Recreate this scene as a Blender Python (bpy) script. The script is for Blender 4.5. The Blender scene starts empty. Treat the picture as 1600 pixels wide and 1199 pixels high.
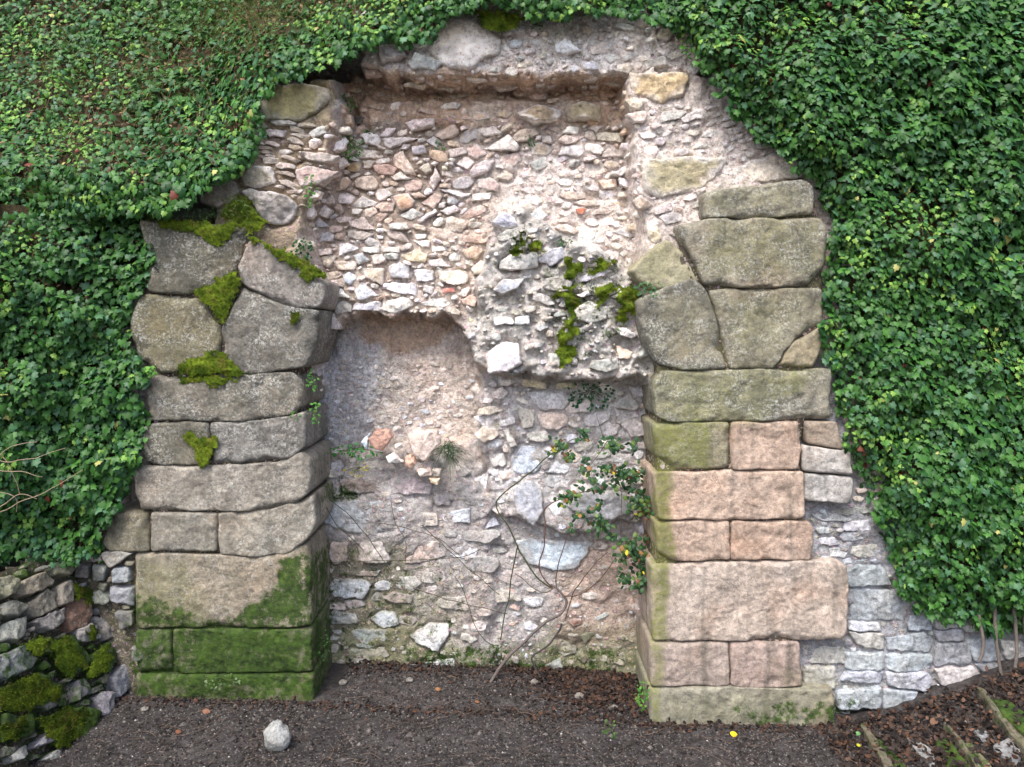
import bpy, math, random
import numpy as np
R = random.Random(7); NR = np.random.RandomState(11)
sc = bpy.context.scene
# ------------------------------------------------------------ camera, world, sun
cam = bpy.data.cameras.new('camera'); co = bpy.data.objects.new('camera', cam); sc.collection.objects.link(co)
CY, CZ, F = -5.0, 2.45, 1244.44
co.location = (0, CY, CZ); co.rotation_euler = (math.radians(90), 0, 0)
cam.lens = 28; cam.sensor_width = 36; cam.shift_y = -100/1600; cam.clip_end = 500
sc.camera = co
sc.render.resolution_x, sc.render.resolution_y = 1024, 767
EL, AZ = 56, 205
w = bpy.data.worlds.new('World'); sc.world = w; w.use_nodes = True
nt = w.node_tree; bg = nt.nodes['Background']
sky = nt.nodes.new('ShaderNodeTexSky'); sky.sky_type = 'NISHITA'; sky.sun_disc = False
sky.sun_elevation = math.radians(EL); sky.sun_rotation = math.radians(AZ); sky.dust_density = 4; sky.air_density = 0.8
nt.links.new(sky.outputs[0], bg.inputs[0]); bg.inputs[1].default_value = 0.15
sl = bpy.data.lights.new('sun', 'SUN'); sl.energy = 1.25; sl.angle = math.radians(17); sl.color = (1, .985, .965)
so = bpy.data.objects.new('sun', sl); sc.collection.objects.link(so)
so.rotation_euler = (math.radians(90-EL), 0, math.radians(-24)); so.location = (-2, -6, 8)
sc.view_settings.view_transform = 'Standard'; sc.view_settings.look = 'None'
sc.view_settings.exposure = 1.0
# ------------------------------------------------------------ numeric helpers
def lin(c):
    c = np.asarray(c, float)/255.0
    return np.where(c <= .04045, c/12.92, ((c+.055)/1.055)**2.4)
def hsh(ix, iy, iz, s):
    h = (ix.astype(np.int64)*374761393 + iy.astype(np.int64)*668265263 + iz.astype(np.int64)*2147483647 + s*974634777) & 0xffffffff
    h = ((h ^ (h >> 13))*1274126177) & 0xffffffff
    h = ((h ^ (h >> 16))*2246822519) & 0xffffffff
    return ((h ^ (h >> 15)) & 0xffff)/32767.5-1
def vn(P, s=0):
    P = np.asarray(P, float); i = np.floor(P); f = P-i; f = f*f*(3-2*f)
    x, y, z = i[:, 0], i[:, 1], i[:, 2]; r = 0
    for a in (0, 1):
        for b in (0, 1):
            for c in (0, 1):
                wt = (f[:, 0] if a else 1-f[:, 0])*(f[:, 1] if b else 1-f[:, 1])*(f[:, 2] if c else 1-f[:, 2])
                r = r+wt*hsh(x+a, y+b, z+c, s)
    return r
def fbm(P, sc_, o=3, s=0):
    P = np.asarray(P, float)*sc_; r = 0; a = 1
    for k in range(o):
        r = r+a*vn(P+k*7.3, s+k); P = P*2.03; a *= .5
    return r
def psd(x, y, poly):            # signed distance, positive inside
    x = np.asarray(x, float); y = np.asarray(y, float); d = np.full(x.shape, 1e18); ins = np.zeros(x.shape, bool)
    n = len(poly)
    for i in range(n):
        ax, ay = poly[i]; bx, by = poly[(i+1) % n]; ex, ey = bx-ax, by-ay
        t = np.clip(((x-ax)*ex+(y-ay)*ey)/(ex*ex+ey*ey+1e-12), 0, 1)
        d = np.minimum(d, (x-ax-t*ex)**2+(y-ay-t*ey)**2)
        c = (ay > y) != (by > y)
        if abs(ey) > 1e-12: ins ^= c & (x < ex*(y-ay)/ey+ax)
    d = np.sqrt(d); return np.where(ins, d, -d)
def smo(t): t = np.clip(t, 0, 1); return t*t*(3-2*t)
def ray(px, py): return np.stack([(np.asarray(px, float)-800)/F, np.ones_like(np.asarray(px, float)), (500-np.asarray(py, float))/F], -1)
CAM = np.array([0, CY, CZ])
def pt(px, py, D): return CAM+ray(px, py)*np.asarray(D, float)[..., None]
def proj(V): D = V[:, 1]-CY; return 800+V[:, 0]/D*F, 500-(V[:, 2]-CZ)/D*F
def crop(x0, y0, k, pts): return [(x0+u/k, y0+v/k) for u, v in pts]
# ------------------------------------------------------------ materials
def stone_mat(name, bump=.6, fine=60, pebble=0.0, rough=.9, lift=1.0, streak=0.0, hue=.25):
    m = bpy.data.materials.new(name); m.use_nodes = True; t = m.node_tree; N = t.nodes; L = t.links
    b = N['Principled BSDF']; b.inputs['Roughness'].default_value = rough; b.inputs['Specular IOR Level'].default_value = .25
    tc = N.new('ShaderNodeTexCoord'); C = tc.outputs['Object']
    col = N.new('ShaderNodeAttribute'); col.attribute_name = 'col'
    msk = N.new('ShaderNodeAttribute'); msk.attribute_name = 'msk'
    sep = N.new('ShaderNodeSeparateColor'); L.new(msk.outputs['Color'], sep.inputs[0])
    def noi(s, d=4, r=.6):
        n = N.new('ShaderNodeTexNoise'); n.inputs['Scale'].default_value = s; n.inputs['Detail'].default_value = d; n.inputs['Roughness'].default_value = r
        L.new(C, n.inputs['Vector']); return n.outputs['Fac']
    def mr(v, a, b_, c, d):
        n = N.new('ShaderNodeMapRange'); L.new(v, n.inputs[0])
        for i, x in enumerate((a, b_, c, d)): n.inputs[i+1].default_value = x
        return n.outputs[0]
    def math_(op, a, b_):
        n = N.new('ShaderNodeMath'); n.operation = op
        for i, x in enumerate((a, b_)):
            if isinstance(x, (int, float)): n.inputs[i].default_value = x
            else: L.new(x, n.inputs[i])
        return n.outputs[0]
    def mix(f, a, b_, mode='MIX'):
        n = N.new('ShaderNodeMix'); n.data_type = 'RGBA'; n.blend_type = mode
        if isinstance(f, (int, float)): n.inputs[0].default_value = f
        else: L.new(f, n.inputs[0])
        for i, x in ((6, a), (7, b_)):
            if isinstance(x, tuple): n.inputs[i].default_value = (*x, 1)
            else: L.new(x, n.inputs[i])
        return n.outputs[2]
    nA = noi(5, 5, .65); nB = noi(32, 5, .7); nC = noi(fine*1.7, 3, .7); nD = noi(13, 6, .75)
    def grey(v):
        n = N.new('ShaderNodeCombineColor')
        for i in range(3): L.new(v, n.inputs[i])
        return n.outputs[0]
    c = mix(mr(noi(3.1, 3, .5), .52, .72, 0, hue), col.outputs['Color'], mix(1.0, col.outputs['Color'], (1.12, .90, .76), 'MULTIPLY'))
    c = mix(mr(noi(2.3, 3, .5), .54, .70, 0, hue), c, mix(1.0, col.outputs['Color'], (.82, .88, .96), 'MULTIPLY'))
    c = mix(1.0, c, grey(mr(nA, .3, .7, .76*lift, 1.26*lift)), 'MULTIPLY')
    if streak:
        mp = N.new('ShaderNodeMapping'); mp.inputs['Scale'].default_value = (11, 11, 1.3); L.new(C, mp.inputs['Vector'])
        sn = N.new('ShaderNodeTexNoise'); sn.inputs['Scale'].default_value = 1; sn.inputs['Detail'].default_value = 4; L.new(mp.outputs[0], sn.inputs['Vector'])
        c = mix(mr(sn.outputs['Fac'], .52, .70, 0, streak), c, (.10, .095, .075))
        cr = N.new('ShaderNodeTexNoise'); cr.inputs['Scale'].default_value = 3.3; cr.inputs['Detail'].default_value = 5; cr.inputs['Distortion'].default_value = 1.2; L.new(C, cr.inputs['Vector'])
        ca = N.new('ShaderNodeMath'); ca.operation = 'ABSOLUTE'; L.new(math_('SUBTRACT', cr.outputs['Fac'], .5), ca.inputs[0]); crk = mr(ca.outputs[0], 0, .006, 1, 0)
        c = mix(math_('MULTIPLY', crk, .45), c, (.05, .045, .04))
    c = mix(1.0, c, grey(mr(nB, .32, .68, .6, 1.42)), 'MULTIPLY')
    c = mix(mr(nD, .5, .68, 0, .24), c, (.30, .24, .17))             # earthy stains
    pits = mr(nC, .54, .66, 0, .5); c = mix(pits, c, (.10, .09, .075))  # dark pits and black lichen
    al = math_('MULTIPLY', sep.outputs[1], mr(nB, .35, .6, .35, 1.0))
    c = mix(al, c, (.20, .215, .055))
    dk = math_('MULTIPLY', mr(noi(7, 3, .6), .40, .62, 0, 1), mr(noi(44, 6, .85), .44, .62, 0, .72))
    c = mix(math_('MULTIPLY', mr(sep.outputs[2], 0, .5, 0, 1), dk), c, (.060, .060, .054))
    c = mix(math_('MULTIPLY', mr(sep.outputs[2], .2, .7, 0, .55), mr(noi(4.2, 4, .65), .46, .62, 0, 1)), c, (.085, .085, .075))
    li = math_('MULTIPLY', mr(noi(6.3, 3, .6), .42, .60, .12, 1), mr(noi(60, 5, .85), .49, .60, 0, .72))
    c = mix(math_('MULTIPLY', mr(sep.outputs[2], 0, .6, 0, 1), li), c, (.62, .63, .58))
    mo = math_('ADD', sep.outputs[0], mr(noi(15, 6, .8), .3, .7, -.5, .5)); mo = mr(mo, .36, .66, 0, .95)
    mc = mix(mr(math_('ADD', math_('MULTIPLY', noi(26, 5, .7), .6), math_('MULTIPLY', noi(6.5, 3, .6), .4)), .38, .62, 0, 1), (.015, .034, .008), (.062, .120, .015))
    c = mix(mo, c, mc)
    L.new(c, b.inputs['Base Color'])
    h = math_('ADD', math_('MULTIPLY', nB, .6), math_('MULTIPLY', nC, .25)); h = math_('ADD', h, math_('MULTIPLY', nD, .9))
    if pebble:
        dn = N.new('ShaderNodeTexNoise'); dn.inputs['Scale'].default_value = 30; dn.inputs['Detail'].default_value = 3; L.new(C, dn.inputs['Vector'])
        dv = N.new('ShaderNodeVectorMath'); dv.operation = 'MULTIPLY_ADD'; L.new(dn.outputs['Color'], dv.inputs[0]); dv.inputs[1].default_value = (.05, .05, .05); L.new(C, dv.inputs[2])
        pc = c
        for sc_v, th in ((28, .30), (62, .34)):
            v = N.new('ShaderNodeTexVoronoi'); v.inputs['Scale'].default_value = sc_v; L.new(dv.outputs[0], v.inputs['Vector'])
            sp = N.new('ShaderNodeSeparateColor'); L.new(v.outputs['Color'], sp.inputs[0])
            on = mr(sp.outputs[0], .62, .66, 0, 1)
            k = math_('MULTIPLY', on, mr(v.outputs['Distance'], th, th+.12, 1, 0))
            h = math_('ADD', h, math_('MULTIPLY', k, pebble))
            pc = mix(math_('MULTIPLY', k, .6), pc, mix(.75, v.outputs['Color'], (.62, .52, .45)))
        L.new(mix(mo, pc, mc), b.inputs['Base Color'])
    bp = N.new('ShaderNodeBump'); bp.inputs['Strength'].default_value = bump; bp.inputs['Distance'].default_value = .026
    L.new(h, bp.inputs['Height']); L.new(bp.outputs[0], b.inputs['Normal'])
    return m
def attr_mat(name, rough=.8, spec=.3, trans=0, var=.0, bump=0):
    m = bpy.data.materials.new(name); m.use_nodes = True; t = m.node_tree; N = t.nodes; L = t.links
    b = N['Principled BSDF']; b.inputs['Roughness'].default_value = rough; b.inputs['Specular IOR Level'].default_value = spec
    col = N.new('ShaderNodeAttribute'); col.attribute_name = 'col'; out = col.outputs['Color']
    if var or bump:
        tc = N.new('ShaderNodeTexCoord'); n = N.new('ShaderNodeTexNoise'); n.inputs['Scale'].default_value = 70; n.inputs['Detail'].default_value = 5
        n.inputs['Roughness'].default_value = .7; L.new(tc.outputs['Object'], n.inputs['Vector'])
        mr = N.new('ShaderNodeMapRange'); L.new(n.outputs['Fac'], mr.inputs[0]); mr.inputs[1].default_value = .3; mr.inputs[2].default_value = .7
        mr.inputs[3].default_value = 1-var; mr.inputs[4].default_value = 1+var
        mx = N.new('ShaderNodeMix'); mx.data_type = 'RGBA'; mx.blend_type = 'MULTIPLY'; mx.inputs[0].default_value = 1
        cb = N.new('ShaderNodeCombineColor')
        for i in range(3): L.new(mr.outputs[0], cb.inputs[i])
        L.new(out, mx.inputs[6]); L.new(cb.outputs[0], mx.inputs[7]); out = mx.outputs[2]
        if bump:
            bp = N.new('ShaderNodeBump'); bp.inputs['Strength'].default_value = bump; bp.inputs['Distance'].default_value = .01
            L.new(n.outputs['Fac'], bp.inputs['Height']); L.new(bp.outputs[0], b.inputs['Normal'])
    L.new(out, b.inputs['Base Color'])
    if trans:
        tr = N.new('ShaderNodeBsdfTranslucent'); L.new(out, tr.inputs[0]); ms = N.new('ShaderNodeMixShader'); ms.inputs[0].default_value = trans
        L.new(b.outputs[0], ms.inputs[1]); L.new(tr.outputs[0], ms.inputs[2]); L.new(ms.outputs[0], N['Material Output'].inputs['Surface'])
    return m
M_ASH = stone_mat('weathered_ashlar', .55, 85, streak=.6, hue=.6, lift=.93)
M_RUB = stone_mat('rubble_stone', .65, 60, lift=1.26, hue=.3)
M_MOR = stone_mat('lime_mortar', .9, 60, pebble=.4, lift=1.04, hue=.3)
M_LEAF = attr_mat('leaf', .5, .4, .15)
M_SOFT = attr_mat('soft_plant', .8, .2, .15)
M_MOSS = attr_mat('moss', .95, .1, 0, .45, .8)
M_BARK = attr_mat('bark', .9, .2, 0, .3, .6)
M_EARTH = attr_mat('soil', .95, .15, 0, .5, 1)
M_LITTER = attr_mat('dead_leaf', .75, .25, .08, .3)
# ------------------------------------------------------------ mesh helpers
class Acc:
    def __init__(s): s.V = []; s.Q = []; s.T = []; s.C = []; s.M = []; s.n = 0
    def add(s, V, Q=None, T=None, col=(.5, .5, .5), msk=(0, 0, 0)):
        V = np.asarray(V, float); n = len(V)
        s.V.append(V)
        if Q is not None and len(Q): s.Q.append(np.asarray(Q, int)+s.n)
        if T is not None and len(T): s.T.append(np.asarray(T, int)+s.n)
        s.C.append(np.broadcast_to(np.asarray(col, float), (n, 3))); s.M.append(np.broadcast_to(np.asarray(msk, float), (n, 3)))
        s.n += n; return s
    def build(s, name, mat, parent=None, smooth=True):
        V = np.concatenate(s.V)
        if parent is not None: V = V-np.array(ORG[parent.name])
        Q = np.concatenate(s.Q) if s.Q else np.zeros((0, 4), int); T = np.concatenate(s.T) if s.T else np.zeros((0, 3), int)
        me = bpy.data.meshes.new(name); me.vertices.add(len(V)); me.vertices.foreach_set('co', V.ravel())
        me.loops.add(Q.size+T.size); me.loops.foreach_set('vertex_index', np.concatenate([Q.ravel(), T.ravel()]).astype(np.int32))
        me.polygons.add(len(Q)+len(T))
        tot = np.concatenate([np.full(len(Q), 4), np.full(len(T), 3)]); st = np.concatenate([[0], np.cumsum(tot)[:-1]])
        me.polygons.foreach_set('loop_start', st.astype(np.int32)); me.polygons.foreach_set('loop_total', tot.astype(np.int32))
        me.polygons.foreach_set('use_smooth', np.full(len(tot), smooth)); me.update(calc_edges=True); me.validate()
        for nm, A in (('col', s.C), ('msk', s.M)):
            a = me.color_attributes.new(nm, 'FLOAT_COLOR', 'POINT'); B = np.ones((len(V), 4)); B[:, :3] = np.concatenate(A)
            a.data.foreach_set('color', B.ravel())
        me.materials.append(mat); o = bpy.data.objects.new(name, me); sc.collection.objects.link(o)
        if parent is not None: o.parent = parent
        ORG[o.name] = (0, 0, 0) if parent is None else ORG[parent.name]
        return o
ORG = {}
def thing(name, loc, label, cat, group=None):
    o = bpy.data.objects.new(name, None); sc.collection.objects.link(o); o.location = loc; ORG[o.name] = loc; o.empty_display_size = .1
    return tag(o, label, cat, group)
def tag(o, label, cat, group=None, kind=None):
    if label: o['label'] = label
    if cat: o['category'] = cat
    if group: o['group'] = group
    if kind: o['kind'] = kind
    return o
def resample(poly, step, smooth=1, mn=14):
    P = np.asarray(poly, float); Q = np.roll(P, -1, 0); Ls = np.hypot(*(Q-P).T); tot = Ls.sum(); n = max(mn, int(tot/step))
    cum = np.concatenate([[0], np.cumsum(Ls)]); t = np.arange(n)/n*tot; k = np.clip(np.searchsorted(cum, t, 'right')-1, 0, len(P)-1)
    f = (t-cum[k])/Ls[k]; O = P[k]*(1-f[:, None])+Q[k]*f[:, None]
    for _ in range(smooth): O = (np.roll(O, 1, 0)+2*O+np.roll(O, -1, 0))/4
    return O
def ringfaces(n, k):            # k rings of n verts, then a centre vertex
    i = np.arange(n); j = (i+1) % n; Q = []
    for r in range(k-1): Q.append(np.stack([r*n+i, r*n+j, (r+1)*n+j, (r+1)*n+i], 1))
    T = np.stack([(k-1)*n+i, (k-1)*n+j, np.full(n, k*n)], 1)
    return np.concatenate(Q), T
# ------------------------------------------------------------ the relief of the ruined wall: depth behind the pier faces
def wp(poly, d): return [tuple(v[[0, 2]]) for v in pt([p[0] for p in poly], [p[1] for p in poly], [5+d]*len(poly))]
LUMP = [(768,345),(820,318),(880,368),(950,392),(1000,430),(1012,530),(1030,594),(900,596),(770,588),(738,560),(722,520),(750,490),(745,440)]
REG = [
 ([(380,190),(1010,190),(1010,620),(380,620)], .60, .05),
 ([(470,500),(735,495),(752,600),(748,680),(640,700),(470,705)], .64, .06),
 ([(500,735),(600,742),(700,745),(770,770),(770,1120),(480,1120)], .52, .09),
 ([(745,585),(1030,585),(1030,800),(900,840),(765,800)], .47, .06),
 ([(470,180),(1010,180),(1010,600),(760,600),(725,510),(700,498),(660,492),(560,490),(540,494),(530,517),(470,520)], .42, .025),
 ([(540,110),(990,110),(988,188),(800,196),(700,190),(560,200)], .47, .03),
 ([(330,100),(525,112),(528,200),(515,265),(480,330),(470,620),(330,620)], .14, .10),
 ([(560,152),(985,150),(985,190),(560,196)], .38, .07),
 ([(-300,330),(330,330),(330,1200),(-300,1200)], .40, .05),
 ([(985,105),(1400,105),(1400,640),(1030,630),(1015,590),(1000,520),(1000,330),(985,230)], .12, .05),
 ([(520,-160),(1120,-160),(1110,105),(985,112),(850,122),(760,112),(700,122),(620,112),(560,95)], .15, .035),
 ([(768,345),(820,318),(880,368),(950,392),(1000,430),(1012,530),(1030,594),(900,596),(770,588),(738,560),(722,520),(750,490),(745,440)], .17, .05),
 ([(1240,560),(2000,560),(2000,1200),(1240,1200)], .10, .03),
]
GX0, GX1, GZ0, GZ1, GS = -3.3, 5.2, -.35, 5.0, .011
gx = np.arange(GX0, GX1, GS); gz = np.arange(GZ0, GZ1, GS); XX, ZZ = np.meshgrid(gx, gz)
def relief():
    x = XX.ravel(); z = ZZ.ravel(); P = np.stack([x, x*0, z], 1)
    jx = fbm(P, 9, 4, 3)*.030; jz = fbm(P, 11, 4, 9)*.036; y = np.full(x.shape, .58)
    for poly, d, e in REG:
        q = psd(x+jx, z+jz, wp(poly, d)); y = y+(d-y)*smo(q/e+.5)
    y += fbm(P, 2.2, 3, 20)*.022+fbm(P, 14, 3, 30)*.013+np.maximum(fbm(P, 7, 3, 37)-.3, 0)*.03+np.abs(fbm(P, 40, 2, 40))*.004
    lm = smo(psd(x, z, wp(REG[-4][0] if False else LUMP, .17))/.05+.3); y += lm*(np.abs(fbm(P, 7, 4, 81))*.055-.03+fbm(P, 19, 3, 83)*.018)
    y += np.clip(z-2.9, 0, 2)*.05
    return y.reshape(XX.shape)
YY = relief()
def fwall(x, z):
    u = np.clip((x-GX0)/GS, 0, len(gx)-1.001); v = np.clip((z-GZ0)/GS, 0, len(gz)-1.001); i = u.astype(int); j = v.astype(int); a = u-i; b = v-j
    return (YY[j, i]*(1-a)+YY[j, i+1]*a)*(1-b)+(YY[j+1, i]*(1-a)+YY[j+1, i+1]*a)*b
def ground_z(x, y):
    P = np.stack([x, y, x*0], 1)
    z = np.interp(x, [-3, -1.6, 0, 1.2, 2.0, 2.45, 3.1, 4.5, 7], [.09, .07, .0, -.09, -.10, .0, .24, .75, 1.6])
    z = z+.03*np.exp(-((y-.45)/.25)**2)*(np.abs(x) < 1.3)
    return z+fbm(P, 3, 3, 55)*.012+fbm(P, 22, 2, 65)*.006
# surfaces: a hit function px -> world points, and a normal
class Face:
    def __init__(s, y): s.y = y; s.n = np.array([0, -1., 0])
    def hit(s, px, py): px = np.atleast_1d(np.asarray(px, float)); return pt(px, np.atleast_1d(py), np.full(px.shape, 5+s.y))
class Wall:
    n = np.array([0, -1., 0])
    def hit(s, px, py):
        px = np.atleast_1d(np.asarray(px, float)); py = np.atleast_1d(np.asarray(py, float)); D = np.full(px.shape, 5.02); done = np.zeros(px.shape, bool)
        for k in range(110):
            P = pt(px, py, D); h = P[:, 1] >= fwall(P[:, 0], P[:, 2]); done |= h; D = np.where(done, D, D+.01)
        return pt(px, py, D-.005)
class Plane:
    def __init__(s, p, n): s.p = np.array(p, float); s.n = np.array(n, float)/np.linalg.norm(n)
    def hit(s, px, py):
        r = ray(np.atleast_1d(px), np.atleast_1d(py)); D = ((s.p-CAM)@s.n)/(r@s.n); return CAM+r*D[:, None]
class Ground:
    n = np.array([0, 0, 1.])
    def hit(s, px, py):
        px = np.atleast_1d(np.asarray(px, float)); py = np.atleast_1d(np.asarray(py, float)); D = np.full(px.shape, 3.2); done = np.zeros(px.shape, bool)
        for k in range(260):
            P = pt(px, py, D); h = P[:, 2] <= ground_z(P[:, 0], P[:, 1]); done |= h; D = np.where(done, D, D+.012)
        return pt(px, py, D-.006)
SW, SG, SF = Wall(), Ground(), Face(0.0)
SR = Plane((-2.42, 0, .05), (1.0, -.10, .40))         # battered dry stone wall running towards the camera
SRc = Face(.02)
PINK, CREAM, WHITE, GREY, BLUE, OCHRE, TAN, ROSE, BRICK = (212,194,184), (214,200,178), (226,220,214), (164,162,158), (176,183,192), (190,160,122), (184,164,138), (198,160,144), (196,110,86)
# ------------------------------------------------------------ one stone from its outline
def msk_at(V, base=(0, 0, 0)):
    px, py = proj(V); px = px+fbm(V, 7, 3, 301)*7; py = py+fbm(V, 7, 3, 311)*7; m = np.tile(np.array(base, float), (len(V), 1))
    for poly, ch, amt, soft in MASKS:
        q = psd(px, py, poly); m[:, ch] = np.maximum(m[:, ch], amt*smo(q/soft+.5))
    return m
L_FLANK = [False]
def wash(c, k=.28, g=1.0):
    c = np.array(c, float); k = min(1, k*1.35); m = c.mean(); return np.clip((c*(1-k)+m*k)*g, 0, 246)
def stone(acc, poly, surf, H=.04, emb=.06, col=PINK, msk=(0, 0, 0), jit=.05, flat=.5, sink=0., res=.014):
    c2 = np.mean(np.asarray(poly, float), 0); n = surf.n
    c = surf.hit([c2[0]], [c2[1]])[0]-n*sink
    a = np.cross([0, 0, 1.], n) if abs(n[2]) < .9 else np.array([1., 0, 0]); a /= np.linalg.norm(a)
    a = -a if a[0] < 0 and abs(n[0]) < .5 else a; b = np.cross(n, a)
    r = ray([p[0] for p in poly], [p[1] for p in poly]); D = ((c-CAM)@n)/(r@n); W = CAM+r*D[:, None]-c
    L = np.stack([W@a, W@b], 1)
    per = np.hypot(*(np.roll(L, -1, 0)-L).T).sum(); s = per/4
    O = resample(L, max(res*.8, per/72), 0 if per < .5 else 1); k = len(O)
    sd = R.randint(0, 9999); ang = np.arctan2(O[:, 1], O[:, 0])
    O = O*(1+jit*vn(np.stack([np.cos(ang)*2.2, np.sin(ang)*2.2, ang*0+sd], 1), 5)+jit*.6*NR.uniform(-1, 1, k))[:, None]
    ts = [1.0, 1.0, .965]+list(np.linspace(.9, .18, max(3, min(9, int(s/.02)+2)))); nr = len(ts)
    prof = {0: -emb, 1: H*.45, 2: H*.85}
    pl = [(R.uniform(-1.6, 1.6), R.uniform(-1.8, 1.2), R.uniform(0, .7)) for _ in range(5)]
    V = []; sgn = 1
    for i, t in enumerate(ts+[0]):
        Q = O*t if t > 0 else np.zeros((1, 2))
        hh = np.min([1+(g[0]*Q[:, 0]+g[1]*Q[:, 1])/s*1.1*(1-flat)+g[2]*(1-flat)-.15 for g in pl], 0)
        hh = np.clip(hh, .2, 1.7)*H
        if i in prof: hh = np.full(len(Q), prof[i]) if i == 0 else hh*(prof[i]/H)
        V.append(c+Q[:, :1]*a+Q[:, 1:]*b+hh[:, None]*n)
    V = np.concatenate(V); Qf, Tf = ringfaces(k, nr)
    am = min(.009, .05*s+.002)
    V = V+np.stack([fbm(V, 22, 2, 100+j) for j in range(3)], 1)*am+n*(fbm(V, 55, 2, 77)*.0025)[:, None]
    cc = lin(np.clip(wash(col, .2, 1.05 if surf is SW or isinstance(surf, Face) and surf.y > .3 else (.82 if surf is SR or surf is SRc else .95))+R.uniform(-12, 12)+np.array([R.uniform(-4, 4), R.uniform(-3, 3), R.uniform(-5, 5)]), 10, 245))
    if surf is SW and not L_FLANK[0]:
        tt_ = np.concatenate([np.full(k, t) for t in ts]+[[0.]]); sm_ = smo((tt_-.62)/.4+fbm(V, 13, 3, 400)*.55)*R.uniform(.25, 1.0)
        cc = cc[None]*(1-sm_[:, None])+lin(wash((206, 196, 187) if c2[1] < 690 else (172, 169, 166), .3))[None]*sm_[:, None]
    acc.add(V, Qf, Tf, cc, msk_at(V, msk)); return acc
# ------------------------------------------------------------ dressed block: rounded front, side going back into the pier
def block(poly, y0=0., r=.045, depth=.6, col=TAN, msk=(0, 0, 0), amp=.008, tilt=0):
    L = np.array([(v[0], v[2]) for v in pt([p[0] for p in poly], [p[1] for p in poly], [5+y0]*len(poly))])
    cc0 = L.mean(0); e0 = L-cc0; L = cc0+e0*(1+.006/np.linalg.norm(e0, axis=1))[:, None]; r = r*.5+.003; amp = amp*.85
    O = resample(L, .015, 2, 24); c = L.mean(0); k = len(O); sd = R.randint(0, 999)
    e = O-c; O = O+(e/np.linalg.norm(e, axis=1)[:, None])*(fbm(np.stack([O[:, 0], O[:, 1], O[:, 0]*0+sd], 1), 9, 2, 3)*.0045)[:, None]
    R0 = np.linalg.norm(O-c, axis=1).max(); nr = max(8, int(R0/.017)); ts = list(1-np.linspace(0, 1, nr+1)[:-1]**1.25)
    V = []
    back = list(np.linspace(depth, r*2.6, max(2, int(depth/.05))))
    for yy in back: V.append(np.stack([O[:, 0], np.full(k, y0+yy), O[:, 1]], 1))
    for t in ts+[0]:
        Q = c+(O-c)*t if t > 0 else c[None]
        d = np.clip(psd(Q[:, 0], Q[:, 1], O), 0, 9) if t < 1 else np.zeros(k)
        Qn = np.stack([Q[:, 0], Q[:, 0]*0+sd, Q[:, 1]], 1); rl = r*(1+1.6*np.maximum(fbm(Qn, 7, 3, 17)-.05, -.35)); rl = np.maximum(rl, .008)
        s = np.clip(d/rl, 0, 1); y = rl*(1-np.sqrt(np.clip(1-(1-s)**2, 0, 1)))
        V.append(np.stack([Q[:, 0], y0+y+tilt*(Q[:, 1]-c[1]), Q[:, 1]], 1))
    V = np.concatenate(V); Q, T = ringfaces(k, len(back)+len(ts))
    V = V+np.stack([fbm(V, 6, 3, 200+sd+j)*amp*(1.2 if j == 1 else .35) for j in range(3)], 1)
    V[:, 1] += fbm(V, 30, 3, 90)*.0035+np.maximum(fbm(V, 11, 3, 95)-.35, 0)*.014
    return Acc().add(V, Q, T, lin(wash(col, .2, .98)), msk_at(V, msk))
A2 = lambda *p: crop(700, 300, 3.9975, p)
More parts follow.
